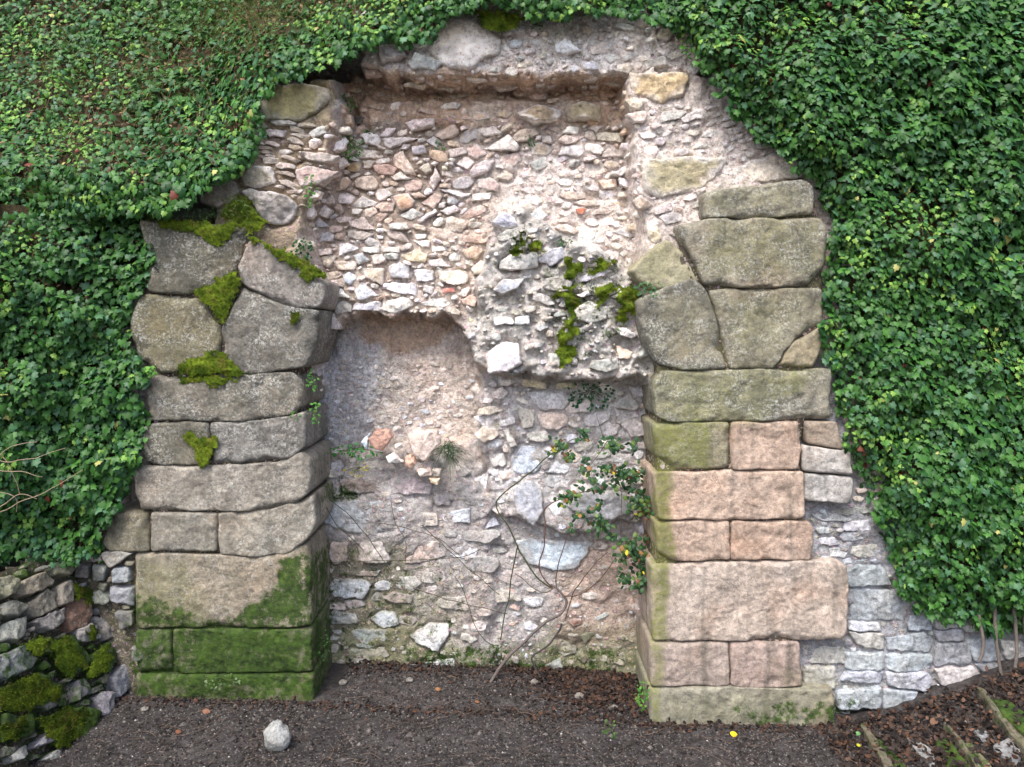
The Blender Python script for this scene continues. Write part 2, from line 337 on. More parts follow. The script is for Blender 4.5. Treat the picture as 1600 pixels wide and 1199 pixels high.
# ------------------------------------------------------------ growth and stains: (outline, channel 0 moss 1 algae 2 lichen, amount, softness px)
MASKS = [
 ([(205,925),(260,935),(330,962),(385,950),(420,915),(445,885),(478,862),(520,850),(520,1100),(205,1100)], 0, .62, 30),
 ([(205,985),(520,985),(520,1110),(205,1110)], 0, .30, 16), ([(280,975),(430,970),(470,990),(470,1080),(290,1085)], 0, .78, 30),
 ([(432,880),(480,868),(485,975),(340,975),(385,945),(430,925)], 0, .78, 22),
 ([(205,880),(300,880),(330,975),(205,990)], 1, .5, 40), ([(470,860),(520,860),(520,1050),(470,1050)], 0, .5, 30),
 ([(1015,575),(1290,575),(1200,650),(1180,665),(1015,665)], 1, .62, 30), ([(1015,655),(1112,655),(1108,735),(1015,735)], 1, .95, 12),
 ([(1018,725),(1052,725),(1056,880),(1018,880)], 1, .95, 10), ([(1016,870),(1046,870),(1040,1010),(1016,1010)], 1, .95, 12),
 ([(1016,1000),(1032,1000),(1034,1140),(1016,1140)], 1, .8, 14), ([(1030,1080),(1300,1085),(1300,1140),(1030,1140)], 1, .3, 30),
 ([(1030,590),(1062,590),(1062,640),(1030,640)], 2, 1, 16), ([(1110,340),(1280,340),(1285,440),(1090,430)], 1, .5, 40), ([(1130,460),(1270,460),(1230,540),(1150,570)], 1, .45, 40),
 ([(985,420),(1040,370),(1060,420),(1030,455)], 1, .4, 20), ([(1000,460),(1130,450),(1140,575),(1010,575)], 1, .28, 40),
 ([(1125,1105),(1300,1095),(1310,1140),(1190,1140)], 0, .5, 16), ([(1300,1085),(1360,1095),(1350,1140),(1300,1140)], 0, .45, 14),
 ([(630,1010),(760,1005),(850,1030),(900,1050),(880,1100),(620,1100)], 0, .52, 26), ([(850,985),(1010,975),(1010,1090),(840,1090)], 1, .5, 40),
 ([(850,1010),(980,1000),(960,1080),(840,1080)], 0, .40, 30),
 ([(500,745),(580,760),(560,785),(500,790)], 0, .5, 18), ([(500,850),(700,860),(740,980),(600,1040),(500,1030)], 0, .30, 30),
 ([(485,640),(520,640),(520,1040),(485,1040)], 0, .22, 20),
 ([(600,920),(700,930),(720,1040),(520,1050),(500,1000)], 1, .35, 40),
 ([(1220,1040),(1420,1080),(1420,1120),(1220,1120)], 1, .25, 30), ([(400,130),(520,120),(500,190),(400,200)], 1, .35, 30),
 ([(1005,250),(1120,245),(1090,300),(1020,300)], 1, .3, 30), ([(1105,290),(1265,285),(1265,335),(1105,338)], 1, .3, 30),
 (A2((600,400),(1040,400),(1190,620),(1180,850),(860,1060),(700,1100),(640,900),(600,640)), 0, .34, 24),
 (A2((360,230),(620,300),(600,420),(380,400)), 0, .36, 14),
 ([(0,1000),(60,990),(130,995),(180,1030),(170,1080),(120,1130),(60,1130),(0,1120)], 0, .5, 24),
]
# ------------------------------------------------------------ setting: ground, bank
def grid(x0, x1, y0, y1, st):
    xs = np.arange(x0, x1+st*.5, st); ys = np.arange(y0, y1+st*.5, st); X, Y = np.meshgrid(xs, ys); n, m = X.shape
    i = np.arange(n-1)[:, None]*m+np.arange(m-1)[None]; i = i.ravel(); Q = np.stack([i, i+1, i+m+1, i+m], 1)
    return X.ravel(), Y.ravel(), Q
x, y, Q = grid(-3.2, 4.6, -1.5, 1.0, .012); z = ground_z(x, y); V = np.stack([x, y, z], 1)
g = fbm(V, 5, 3, 3)[:, None]; f = fbm(V, 45, 2, 13)[:, None]
c = lin((68, 65, 64))*(1+.25*g+.45*f); Acc_g = Acc().add(V, Q, None, np.clip(c, .01, 1))
def gq(x0, x1, y0, y1):
    x, y, Q = grid(x0, x1, y0, y1, .5); return np.stack([x, y, np.interp(x, [-3, -1.6, 0, 1.2, 2.0, 2.45, 3.1, 4.5, 7], [.09, .07, .0, -.09, -.10, .0, .24, .75, 1.6])-.03], 1), Q
V, Q = gq(-40, 40, -60, 1); Acc_g.add(V, Q, None, lin((68, 65, 64)))
tag(Acc_g.build('ground', M_EARTH), None, None, kind='structure')
# depth of the ivy covered surfaces, by direction from the camera position
def D_right(px, py):
    P = np.stack([px, py, px*0], 1); q = psd(px, py, IVY_R)
    return 5.03-.17*smo(q/70)-.07*fbm(P, 1/75, 3, 5)-.03*vn(P/24, 8)+np.clip(90-py, 0, 400)/400*.5
def D_upper(px, py):
    P = np.stack([px, py, px*0], 1)
    t = np.clip((300-py)/300, 0, 2); e = smo((640-px)/330)
    d = 5.0+t*(1.15*e+.22*(1-e)); q = psd(px, py, [(-900,-900),(1100,-900)]+IVY_U[2:-1]+[(-900,340)])
    d = 5.05+(d-5.05)*smo(q/150)
    return d-.07*fbm(P, 1/70, 4, 15)-.12*smo((py-180)/100)*smo((420-px)/80)
def D_lower(px, py):
    P = np.stack([px, py, px*0], 1)
    return 4.98-.42*smo((225-px)/330)+.12*smo((450-py)/110)*smo((px+200)/400)-.06*fbm(P, 1/55, 4, 25)+.03*smo((py-780)/60)
IVY_R = [(1040,-150),(1760,-150),(1760,1010),(1590,988),(1545,982),(1500,972),(1440,958),(1408,920),(1392,870),(1368,800),(1345,745),(1318,680),(1306,600),(1292,555),(1290,500),(1290,430),(1300,350),(1275,285),(1240,255),(1200,222),(1168,198),(1142,165),(1108,130),(1085,90),(1060,58),(1040,36)]
IVY_U = [(-170,-150),(1100,-150),(1100,60),(1040,36),(1000,26),(940,20),(900,16),(850,28),(820,12),(770,4),(735,8),(700,22),(682,55),(640,75),(600,62),(560,80),(500,108),(440,125),(408,150),(404,235),(378,262),(300,312),(262,330),(-170,345)]
IVY_L = [(-170,335),(262,332),(232,352),(238,400),(230,450),(203,485),(200,540),(234,585),(212,610),(226,640),(228,680),(208,730),(206,760),(178,790),(156,830),(160,868),(100,880),(60,866),(0,878),(-170,905)]
def banksheet(nm, Df, x0, x1, y0, y1, off, polyg, grow):
    X, Y, Q = grid(x0, x1, y0, y1, 10); P = pt(X, Y, Df(X, Y)+off); P += np.stack([fbm(P, 12, 3, 7+j) for j in range(3)], 1)*.02
    q = psd(X, Y, polyg); keep = (q[Q] > -grow).all(1)
    n = fbm(P, 9, 3, 31)[:, None]; c = lin((70, 62, 44))*(1+.35*n)
    used = np.unique(Q[keep]); mp = -np.ones(len(X), int); mp[used] = np.arange(len(used))
    o = Acc().add(P[used], mp[Q[keep]], None, np.clip(c[used], .005, 1)).build(nm, M_EARTH); return tag(o, None, None, kind='structure')
banksheet('hillside', lambda X, Y: D_upper(X, Y)+.42*smo((Y-318)/26), -300, 1100, -300, 420, .10, [(-290,-290),(1100,-290)]+IVY_U[2:-1]+[(235,338),(200,390),(-290,410)], -6)
banksheet('hillside', D_lower, -300, 270, 300, 910, .10, [(-290,305),(215,318)]+IVY_L[1:-1]+[(-290,905)], -6)
banksheet('hillside', D_right, 1030, 2000, -300, 1060, .13, [(1040,-290),(1990,-290),(1990,1050)]+IVY_R[3:], -8)
# ------------------------------------------------------------ piers
def pier(loc, label, blocks, core_poly, corec):
    t = thing('stone_pier', loc, label, 'stone pier', 'stone piers either side of the recess')
    L = [(v[0], v[2]) for v in pt([p[0] for p in core_poly], [p[1] for p in core_poly], [5.0]*len(core_poly))]
    O = resample(L, .03, 1); V = []; ys = [.60, .45, .3, .18, .06, .035]; k = len(O)
    for yy in ys: V.append(np.stack([O[:, 0], np.full(k, yy), O[:, 1]], 1))
    c = O.mean(0)
    for s in np.linspace(.92, .1, 12): Q = c+(O-c)*s; V.append(np.stack([Q[:, 0], np.full(k, .032), Q[:, 1]], 1))
    V.append(np.array([[c[0], .032, c[1]]])); V = np.concatenate(V); Q, T = ringfaces(k, len(ys)+12)
    V += np.stack([fbm(V, 25, 3, j) for j in range(3)], 1)*.006
    Acc().add(V, Q, T, lin(corec), msk_at(V)).build('mortar_core', M_MOR, t)
    for b in blocks:
        lab = b.pop('label', None); o = block(**b).build('stone_block', M_ASH, t)
        if lab: o['label'] = lab
    return t
DG, MG, LG, BG = (120,114,100), (140,132,116), (154,146,132), (138,128,106)
LB = [
 dict(poly=[(216,345),(300,350),(386,355),(381,382),(369,420),(366,436),(292,460),(234,457),(228,445),(233,400)], r=.06, col=(106,100,88), msk=(0,.12,.6), label='dark grey block with moss hanging over its top edge'),
 dict(poly=[(388,376),(404,380),(472,427),(508,441),(507,462),(498,482),(460,482),(432,473),(410,461),(374,443),(371,418)], r=.05, col=(160,150,140), msk=(0,0,.6), label='leaning arch stone with a mossy sloping top', y0=-.01),
 dict(poly=[(222,461),(307,463),(328,488),(345,512),(341,545),(336,577),(308,583),(240,583),(212,560),(196,512),(202,490)], r=.085, col=(132,120,94), msk=(0,.25,.5), label='widest rounded block bulging towards the ivy'),
 dict(poly=[(378,448),(410,463),(442,478),(497,486),(494,530),(478,574),(392,585),(340,578),(345,513)], r=.075, col=(132,126,112), msk=(0,0,.8), y0=-.006),
 dict(poly=[(222,606),(236,588),(340,586),(457,582),(470,600),(472,634),(455,648),(392,658),(234,658)], r=.06, col=MG, msk=(0,.05,.8)),
 dict(poly=[(220,690),(226,664),(296,660),(323,662),(325,726),(260,727),(226,722)], r=.05, col=DG, msk=(0,.12,.45)),
 dict(poly=[(327,662),(400,660),(452,652),(474,645),(478,700),(455,716),(400,724),(329,727)], r=.055, col=(134,130,122), msk=(0,0,.85)),
 dict(poly=[(207,738),(218,729),(330,729),(440,724),(468,707),(483,720),(485,768),(450,793),(380,799),(216,799)], r=.06, col=(168,158,140), msk=(0,0,.5)),
 dict(poly=[(160,808),(178,801),(228,803),(232,862),(172,862),(160,850)], r=.045, col=BG, msk=(0,.15,.3)),
 dict(poly=[(235,803),(337,803),(338,863),(237,862)], r=.045, col=LG, msk=(0,.1,.35)),
 dict(poly=[(341,803),(420,799),(488,776),(492,820),(478,845),(452,866),(400,871),(343,867)], r=.06, col=(172,160,142), msk=(0,.1,.6), label='pale rounded corner block speckled with white lichen'),
 dict(poly=[(210,866),(340,869),(400,873),(478,852),(484,905),(484,980),(212,983)], r=.05, col=(172,156,132), msk=(0,.1,.4), label='tall block stained green along its lower edge'),
 dict(poly=[(270,986),(484,984),(486,1052),(272,1054)], r=.04, col=(110,112,88), msk=(.2,.3,.2)),
 dict(poly=[(212,987),(266,986),(269,1050),(212,1050)], r=.04, col=(120,118,104), msk=(.1,.3,.3)),
 dict(poly=[(210,1056),(487,1056),(490,1125),(210,1125)], r=.04, col=(104,108,84), msk=(.3,.3,.1), y0=-.012, label='mossy base course half sunk in the dirt'),
]
PK, PB, PT = (196,168,150), (180,170,152), (212,176,152)
RB = [
 dict(poly=[(1101,303),(1118,297),(1190,289),(1255,281),(1269,291),(1270,335),(1215,338),(1102,341)], r=.035, col=(158,150,128), msk=(0,.1,.55), y0=-.01),
 dict(poly=[(1060,352),(1102,343),(1288,341),(1296,380),(1292,412),(1263,447),(1187,450),(1102,445),(1090,415),(1066,375)], r=.06, col=(166,154,130), msk=(0,.1,.5), y0=-.02, label='largest arch stone, scabbled and mottled, under a thinner slab'),
 dict(poly=[(984,424),(1030,382),(1044,376),(1070,398),(1094,438),(1062,456),(1012,452)], r=.05, col=(188,178,144), msk=(0,.25,.12), y0=.03, label='smooth yellowish triangular stone'),
 dict(poly=[(996,471),(1045,448),(1085,436),(1104,455),(1117,492),(1136,576),(1068,578),(1027,568),(1006,534)], r=.06, col=(150,142,124), msk=(0,.15,.8)),
 dict(poly=[(1109,453),(1200,451),(1284,451),(1288,508),(1243,529),(1208,576),(1142,576),(1122,498)], r=.055, col=(164,154,128), msk=(0,.2,.6)),
 dict(poly=[(1213,574),(1240,538),(1284,512),(1287,530),(1271,574)], r=.04, col=(172,156,122), msk=(0,.1,.1)),
 dict(poly=[(1023,596),(1034,580),(1150,579),(1298,577),(1301,655),(1180,659),(1045,660),(1026,650)], r=.05, col=(164,156,132), msk=(0,.05,.6), label='long block greened with algae and spotted white at its corner'),
 dict(poly=[(1022,664),(1060,662),(1140,661),(1141,733),(1050,735),(1028,716)], r=.055, col=(168,158,120), msk=(0,.1,.3), label='corner block covered in yellow green algae'),
 dict(poly=[(1144,661),(1249,660),(1252,700),(1246,734),(1145,735)], r=.035, col=PT, msk=(0,.08,.2)),
 dict(poly=[(1259,660),(1306,660),(1318,702),(1262,694)], r=.03, col=(176,156,138), msk=(0,.1,.2)),
 dict(poly=[(1256,698),(1330,706),(1333,743),(1257,738)], r=.03, col=(200,192,182), msk=(0,0,.3)),
 dict(poly=[(1022,740),(1140,738),(1256,738),(1258,812),(1030,814)], r=.04, col=(212,180,154), msk=(0,0,.06), label='smooth orange pink block'),
 dict(poly=[(1259,742),(1333,747),(1331,790),(1259,783)], r=.03, col=(200,194,186), msk=(0,0,.3)),
 dict(poly=[(1024,817),(1140,815),(1141,876),(1050,878),(1030,866)], r=.04, col=(206,174,148), msk=(0,0,.15)),
 dict(poly=[(1145,816),(1268,818),(1272,850),(1266,876),(1145,877)], r=.035, col=(202,168,142), msk=(0,0,.12)),
 dict(poly=[(1018,884),(1150,880),(1300,878),(1324,886),(1325,990),(1315,1002),(1022,1003)], r=.045, col=(206,184,164), msk=(0,0,.12), label='biggest block of the pier, pale pink and smooth'),
 dict(poly=[(1018,1006),(1139,1006),(1140,1074),(1018,1074)], r=.022, col=(188,166,152), msk=(0,.05,.1)),
 dict(poly=[(1144,1006),(1249,1006),(1254,1075),(1144,1075)], r=.022, col=(192,164,150), msk=(0,.05,.1)),
 dict(poly=[(1016,1077),(1150,1077),(1303,1079),(1303,1150),(1018,1152)], r=.025, col=(160,154,136), msk=(0,.15,.15), y0=-.01),
]
pier((-1.83, 0, .05), 'left stone pier of mossy lichen covered grey blocks with green slime at its foot', LB,
     [(232,362),(380,366),(478,452),(480,480),(462,590),(462,780),(462,1110),(220,1110),(218,880),(232,870),(232,600),(214,520)], (70,64,54))
pier((1.45, 0, -.1), 'right stone pier of pinkish squared blocks with yellow green algae on its inner corner', RB,
     [(1078,360),(1275,300),(1288,440),(1275,580),(1252,700),(1250,880),(1248,1130),(1026,1130),(1030,580),(1010,520)], (84,78,68))
# ------------------------------------------------------------ packing of the smaller stones
OCC = np.zeros((660, 960), bool)         # 2 px cells, origin (-160,-120)
def cells(poly, grow):
    P = np.asarray(poly); x0, y0 = (P.min(0)-4-grow); x1, y1 = (P.max(0)+4+grow)
    i0, i1 = int((x0+160)//2), int((x1+160)//2)+1; j0, j1 = int((y0+120)//2), int((y1+120)//2)+1
    if i0 < 0 or j0 < 0 or i1 >= 960 or j1 >= 660: return None
    X, Y = np.meshgrid(np.arange(i0, i1)*2-160, np.arange(j0, j1)*2-120)
    return (slice(j0, j1), slice(i0, i1)), psd(X.astype(float), Y.astype(float), poly) > -grow
def occupy(poly):
    r = cells(poly, 0)
    if r: OCC[r[0]] |= r[1]
def pack(zone, classes, pal, ang=(-12, 12), H=(.02, .05), gap=2.0, flat=.4, msk=(0, 0, 0), boxy=.4, slope=None):
    out = []; Z = np.asarray(zone); x0, y0 = Z.min(0); x1, y1 = Z.max(0)
    for (wa, wb, ha, hb, tries) in classes:
        for _ in range(tries):
            cx, cy = R.uniform(x0, x1), R.uniform(y0, y1)
            if psd(np.array([cx]), np.array([cy]), zone)[0] < ha*.3: continue
            j, i = int((cy+120)//2), int((cx+160)//2)
            if OCC[j, i]: continue
            w_, h_ = R.uniform(wa, wb)/2, R.uniform(ha, hb)/2; n = R.choice([4, 5, 5, 6, 7]); A = math.radians(R.uniform(*ang)+(slope(cx, cy) if slope else 0)); a0 = R.uniform(0, 6.28); p = []
            for q in range(n):
                t = a0+6.283*q/n+R.uniform(-.28, .28); e = 1-boxy*.55
                u = math.copysign(abs(math.cos(t))**e, math.cos(t))*w_*R.uniform(.78, 1.15); v = math.copysign(abs(math.sin(t))**e, math.sin(t))*h_*R.uniform(.82, 1.1)
                p.append((cx+u*math.cos(A)-v*math.sin(A), cy+u*math.sin(A)+v*math.cos(A)))
            r = cells(p, gap)
            if r is None or (OCC[r[0]] & r[1]).sum() > .04*r[1].sum(): continue
            occupy(p); out.append(dict(poly=p, col=R.choice(pal), H=R.uniform(*H)*.7, flat=flat, msk=msk))
    return out
def area(p): return abs(sum(p[i][0]*p[(i+1) % len(p)][1]-p[(i+1) % len(p)][0]*p[i][1] for i in range(len(p))))/2
A1 = lambda *p: crop(460, 300, 3.9975, p)
A3 = lambda *p: crop(400, 0, 2.963, p)
A4 = lambda *p: crop(800, 0, 2.963, p)
A5 = lambda *p: crop(460, 560, 3.9975, p)
A6 = lambda *p: crop(700, 560, 3.9975, p)
A7 = lambda *p: crop(700, 820, 3.9975, p)
A8 = lambda *p: crop(460, 820, 3.9975, p)
A9 = lambda *p: crop(380, 100, 4.611, p)
PW, LB_, CO = (224,208,200), (186,190,196), (218,192,156)
T = [  # traced stones of the ruined wall: outline, colour, stand-out
 (A1((250,20),(330,5),(385,40),(360,85),(290,80)),PW,.05),(A1((355,100),(430,30),(530,65),(490,100)),(200,192,184),.05),
 (A1((615,30),(700,5),(750,60),(720,115),(650,120)),(206,164,134),.05),(A1((150,90),(190,85),(240,120),(200,165),(150,140)),WHITE,.05),
 (A1((240,85),(290,80),(320,130),(290,155)),(206,184,160),.05),(A1((105,150),(150,155),(215,215),(150,235)),(202,200,202),.05),
 (A1((345,190),(430,165),(510,240),(440,240),(350,225)),PINK,.045),(A1((335,245),(430,245),(500,275),(430,310),(345,285)),(204,186,176),.04),
 (A1((770,190),(880,105),(895,130),(790,205)),WHITE,.06),(A1((905,120),(1000,85),(1040,115),(960,150)),PW,.05),
 (A1((585,200),(700,190),(720,235),(590,240)),PW,.04),(A1((750,270),(825,265),(825,295),(755,300)),WHITE,.035),
 (A1((275,325),(340,320),(400,360),(280,410)),WHITE,.045),(A1((420,350),(530,345),(535,385),(425,380)),WHITE,.035),
 (A1((550,345),(660,340),(660,380),(550,375)),PW,.03),(A1((740,310),(850,305),(845,350),(800,355)),WHITE,.035),
 (A1((855,345),(970,345),(960,375),(860,375)),WHITE,.03),(A1((365,400),(430,385),(465,430),(400,455)),(200,204,210),.04),
 (A1((475,400),(550,390),(575,440),(490,460)),PW,.04),(A1((665,400),(750,365),(835,390),(820,450),(720,430)),(222,204,164),.04),
 (A1((840,425),(920,420),(980,465),(840,470)),PW,.03),(A1((430,480),(560,480),(555,590),(440,540)),(190,170,142),.035),
 (A1((585,470),(650,445),(720,470),(715,540),(600,540)),(178,184,190),.035),(A1((750,490),(865,490),(875,560),(760,560)),(210,208,212),.035),
 (A1((900,500),(1080,495),(1080,570),(1000,585),(910,560)),(222,208,174),.045),(A1((305,520),(350,505),(390,545),(350,585),(310,565)),(206,212,222),.045),
 (A1((195,610),(300,605),(350,665),(200,655)),WHITE,.05),(A1((375,610),(420,565),(535,650),(400,680)),(206,208,214),.045),
 (A1((555,575),(760,575),(770,660),(620,625),(555,610)),(214,212,214),.04),(A1((925,605),(1000,600),(1000,630),(925,635)),(206,120,100),.025),
 (A1((555,680),(680,660),(760,710),(640,765),(545,750)),(224,214,200),.04),(A1((350,740),(370,700),(540,690),(540,750)),(198,198,204),.04),
 (A1((150,750),(230,740),(290,860),(140,865)),(214,192,182),.05),(A1((785,700),(930,650),(1000,690),(930,720),(800,720)),WHITE,.035),
 (A2((320,440),(380,400),(570,385),(560,470),(480,490),(330,490)),(160,162,160),.09),(A2((565,430),(640,360),(740,350),(750,400),(640,470)),(178,180,184),.08),
 (A2((280,610),(350,550),(480,550),(440,600),(340,650)),(188,190,196),.07),(A2((285,790),(400,780),(410,830),(290,835)),(214,218,222),.05),
 (A2((415,785),(510,775),(510,830),(420,830)),(210,216,222),.05),(A2((240,1010),(330,940),(440,950),(470,1080),(380,1120),(250,1130)),(204,202,202),.09),
 (A2((810,540),(970,475),(1040,500),(900,550),(820,570)),(212,210,216),.08),(A2((790,650),(900,610),(910,640),(830,660)),(200,198,196),.07),
 (A2((780,740),(870,680),(1000,720),(1000,800),(880,820),(790,800)),(172,168,160),.08),(A2((1010,845),(1090,850),(1195,895),(1150,920),(1080,900)),(186,182,176),.06),
 (A2((270,195),(340,130),(420,160),(440,215),(330,235)),(170,174,184),.06),(A2((505,150),(560,110),(630,150),(560,200)),(190,198,208),.06),
 (A2((1050,960),(1150,1000),(1130,1050),(1060,1040)),(206,184,150),.05),(A2((1150,60),(1200,30),(1280,80),(1230,110),(1180,110)),(186,160,140),.05),
 (A2((1240,200),(1290,180),(1330,290),(1290,330),(1245,280)),(206,196,160),.04),(A2((150,480),(200,430),(290,450),(260,520),(160,520)),(214,196,180),.04),
 (A3((575,225),(640,210),(705,265),(620,290),(575,300)),(150,144,138),.09),(A3((700,300),(740,250),(860,300),(830,330),(720,330)),(206,202,200),.09),
 (A3((790,230),(840,150),(900,80),(1010,110),(1130,180),(1120,260),(1050,265),(1000,325),(930,330),(860,310)),(232,222,214),.06),(A3((1380,210),(1430,180),(1510,240),(1440,265),(1385,255)),(236,234,232),.08),
 (A3((1500,290),(1570,285),(1590,320),(1520,330)),(198,198,202),.05),(A3((1140,150),(1250,120),(1250,160),(1150,170)),(216,210,202),.06),
 (A3((350,360),(430,340),(460,390),(370,395)),(128,120,110),.08),(A3((490,320),(560,300),(600,350),(510,355)),(190,170,148),.06),
 (A3((15,430),(100,400),(190,385),(340,420),(330,480),(200,562),(10,562)),(168,148,106),.05),(A3((450,540),(510,545),(520,580),(460,575)),(96,90,84),.04),
 (A3((690,575),(740,555),(830,560),(825,590),(720,610)),(214,204,198),.06),(A3((1200,530),(1290,500),(1420,520),(1400,560),(1290,582)),(150,128,104),.16),
 (A3((1430,520),(1500,480),(1600,500),(1600,560),(1450,562)),(148,128,102),.15),(A3((580,650),(640,640),(750,640),(620,690)),PW,.06),
 (A3((640,720),(680,700),(740,810),(690,810),(640,770)),(222,200,176),.06),(A3((625,820),(670,800),(720,830),(640,840)),PW,.05),
 (A3((830,780),(860,830),(820,885),(800,860)),PW,.05),(A3((920,760),(970,730),(1020,750),(980,790)),PW,.05),(A3((890,700),(960,680),(980,710),(900,735)),PW,.05),
 (A3((1050,690),(1170,630),(1225,690),(1200,710)),(220,206,192),.07),(A3((990,830),(1000,780),(1060,740),(1110,745),(1080,800)),(214,196,186),.06),
 (A3((850,880),(880,880),(1000,900),(950,920)),WHITE,.05),(A3((1260,760),(1340,730),(1350,770),(1290,800)),(160,160,152),.05),
 (A3((720,680),(780,680),(790,710),(730,720)),(180,176,176),.05),(A3((420,760),(490,760),(480,800),(430,800)),(196,156,106),.06),
 (A3((1480,970),(1530,965),(1510,995),(1485,992)),(206,116,84),.03),(A4((545,345),(800,345),(820,360),(790,440),(690,490),(560,440)),(190,164,124),.06),
 (A4((525,465),(560,455),(610,480),(600,510),(550,510)),(190,174,152),.05),(A4((530,530),(620,520),(620,565),(560,570)),(190,172,150),.05),
 (A4((610,290),(700,270),(710,320),(620,322)),(156,150,142),.06),(A4((600,740),(860,730),(1010,732),(960,800),(880,870),(690,920),(620,890)),(182,168,136),.05),
 (A4((400,840),(480,830),(490,870),(420,880)),(220,176,146),.04),(A4((1000,790),(1250,700),(1340,760),(1345,825),(1100,850),(920,880)),(196,184,166),.03),
 (A5((290,760),(390,720),(540,770),(510,840),(300,840)),(156,138,128),.06),(A5((590,770),(760,740),(860,790),(850,850),(600,850)),(158,146,146),.06),
 (A5((860,840),(980,860),(970,920),(880,920)),(160,154,158),.04),(A5((180,900),(400,890),(610,900),(630,1075),(400,1100),(250,1060),(180,1020)),(178,182,188),.05),
 (A5((920,970),(1100,940),(1100,1030),(930,1020)),(176,184,192),.04),(A5((1130,1030),(1250,1000),(1280,1040),(1180,1070)),(182,190,198),.04),
 (A6((140,200),(180,150),(220,210),(200,250)),(204,190,182),.04),(A6((270,220),(340,180),(380,220),(340,260),(280,250)),(212,200,190),.04),
 (A6((490,210),(740,210),(770,250),(720,320),(560,325)),(206,206,212),.045),(A6((560,340),(740,340),(750,400),(680,450),(570,430)),(220,202,178),.045),
 (A6((460,140),(540,125),(620,160),(600,190),(470,180)),(214,190,158),.05),(A6((660,160),(760,150),(830,180),(770,195),(660,190)),(204,186,160),.05),
 (A6((165,370),(230,355),(290,410),(220,420)),(182,184,190),.05),(A6((165,480),(210,430),(310,440),(310,490),(220,530)),(190,166,150),.07),
 (A6((350,450),(380,440),(430,540),(390,560)),(210,204,198),.05),(A6((440,300),(540,330),(540,430),(460,440)),(216,204,186),.035),
 (A6((490,470),(620,450),(640,500),(600,530),(500,510)),(214,206,196),.04),(A6((1000,300),(1130,210),(1200,290),(1170,330)),(176,172,168),.05),
 (A6((1080,420),(1150,370),(1250,430),(1220,490),(1140,500)),(196,190,184),.06),(A6((400,620),(460,550),(570,540),(610,620),(560,710),(440,720),(400,690)),(186,194,206),.06),
 (A6((400,800),(520,760),(590,830),(600,960),(530,1050),(430,970)),(164,172,184),.10),(A6((160,760),(250,720),(340,830),(180,850)),(196,198,206),.04),
 (A6((580,750),(640,720),(730,740),(680,810),(590,800)),(184,176,176),.05),(A6((720,930),(850,840),(1100,830),(1170,950),(1050,1000),(850,1000)),(176,172,172),.09),
 (A6((1130,630),(1270,640),(1200,690)),(186,170,158),.05),(A6((960,640),(1110,610),(1100,650)),(194,190,190),.04),
 (A7((430,110),(500,90),(900,110),(860,200),(790,280),(700,290),(500,250)),(186,198,212),.045),(A7((590,880),(700,830),(720,890),(660,940)),(150,156,166),.04),
 (A7((790,820),(830,780),(875,830),(850,870)),(150,142,124),.05),(A7((915,580),(990,545),(1010,565),(930,600)),(160,164,166),.05),
 (A7((750,600),(830,590),(840,620),(780,640)),(160,116,94),.04),(A7((820,690),(910,650),(920,680),(850,740)),(150,150,132),.05),
 (A8((210,170),(230,110),(340,110),(330,230),(240,250)),(186,160,146),.05),(A8((400,170),(430,95),(540,110),(610,230),(520,250),(400,230)),(184,170,160),.05),
 (A8((660,140),(690,100),(900,100),(940,200),(700,250)),(186,172,162),.03),(A8((340,290),(540,290),(520,320),(350,310)),(166,150,134),.035),
 (A8((220,370),(240,335),(460,350),(480,380),(430,460),(230,450)),(170,178,188),.05),(A8((500,370),(560,345),(620,370),(600,410),(500,410)),(178,180,186),.045),
 (A8((555,460),(620,420),(740,440),(740,490),(640,490)),(178,160,152),.04),(A8((220,560),(240,545),(390,560),(400,620),(220,620)),(160,158,158),.045),
 (A8((470,590),(540,545),(620,550),(660,620),(560,655)),(184,188,198),.05),(A8((355,650),(600,660),(620,700),(470,780),(370,740)),(166,170,168),.035),
 (A8((220,660),(300,660),(290,690)),(160,164,168),.04),(A8((720,690),(840,620),(970,630),(960,700),(900,790),(860,780),(750,730)),(204,208,206),.08),
 (A9((0,930),(60,915),(290,940),(380,1000),(400,1080),(330,1150),(200,1170),(120,1080),(60,990)),(156,150,138),.12),
 (A9((150,480),(200,475),(320,480),(300,530),(190,530)),(180,166,156),.05),(A9((400,640),(520,640),(700,670),(620,720),(480,700)),(180,162,150),.05),
 (A9((380,760),(450,740),(690,780),(560,870),(420,880),(380,820)),(188,166,152),.04),(A9((-340,870),(-250,840),(-60,850),(-30,930),(-160,1040),(-300,1010)),(168,150,128),.05),
 (A9((-10,800),(90,730),(200,740),(240,850),(100,900),(0,880)),(172,160,134),.05),(A9((170,410),(240,415),(390,430),(380,450),(250,450)),(180,172,166),.06),
 (A9((640,470),(780,460),(780,500),(660,505)),(188,176,166),.05),(A9((700,380),(780,370),(790,440),(740,450)),(196,170,142),.05),(A9((520,70),(630,70),(640,100),(530,100)),(184,170,150),.06),
 (A9((590,960),(640,950),(650,1010),(600,1020)),(180,160,144),.05),
]
STN = []
for p, c, h in T:
    occupy(p); STN.append(dict(poly=p, col=c, H=h*.72, flat=.45, msk=(0, 0, .12)))
for q in LB+RB: occupy(q['poly'])
PALU = [PINK, PW, WHITE, CREAM, (206,196,188), (198,182,164), (190,168,150), (204,172,150), (196,190,186), (180,176,172)]
PALG = [(186,184,178), (200,198,194), (208,208,210), (176,176,172), (212,204,192), (194,184,168)]
PALM = [(220,212,206), (206,206,210), (224,214,202), (198,192,188), (214,196,180), (200,206,214)]
PALL = [(184,174,166), (190,194,200), (176,168,158), (200,188,178), (168,164,158)]
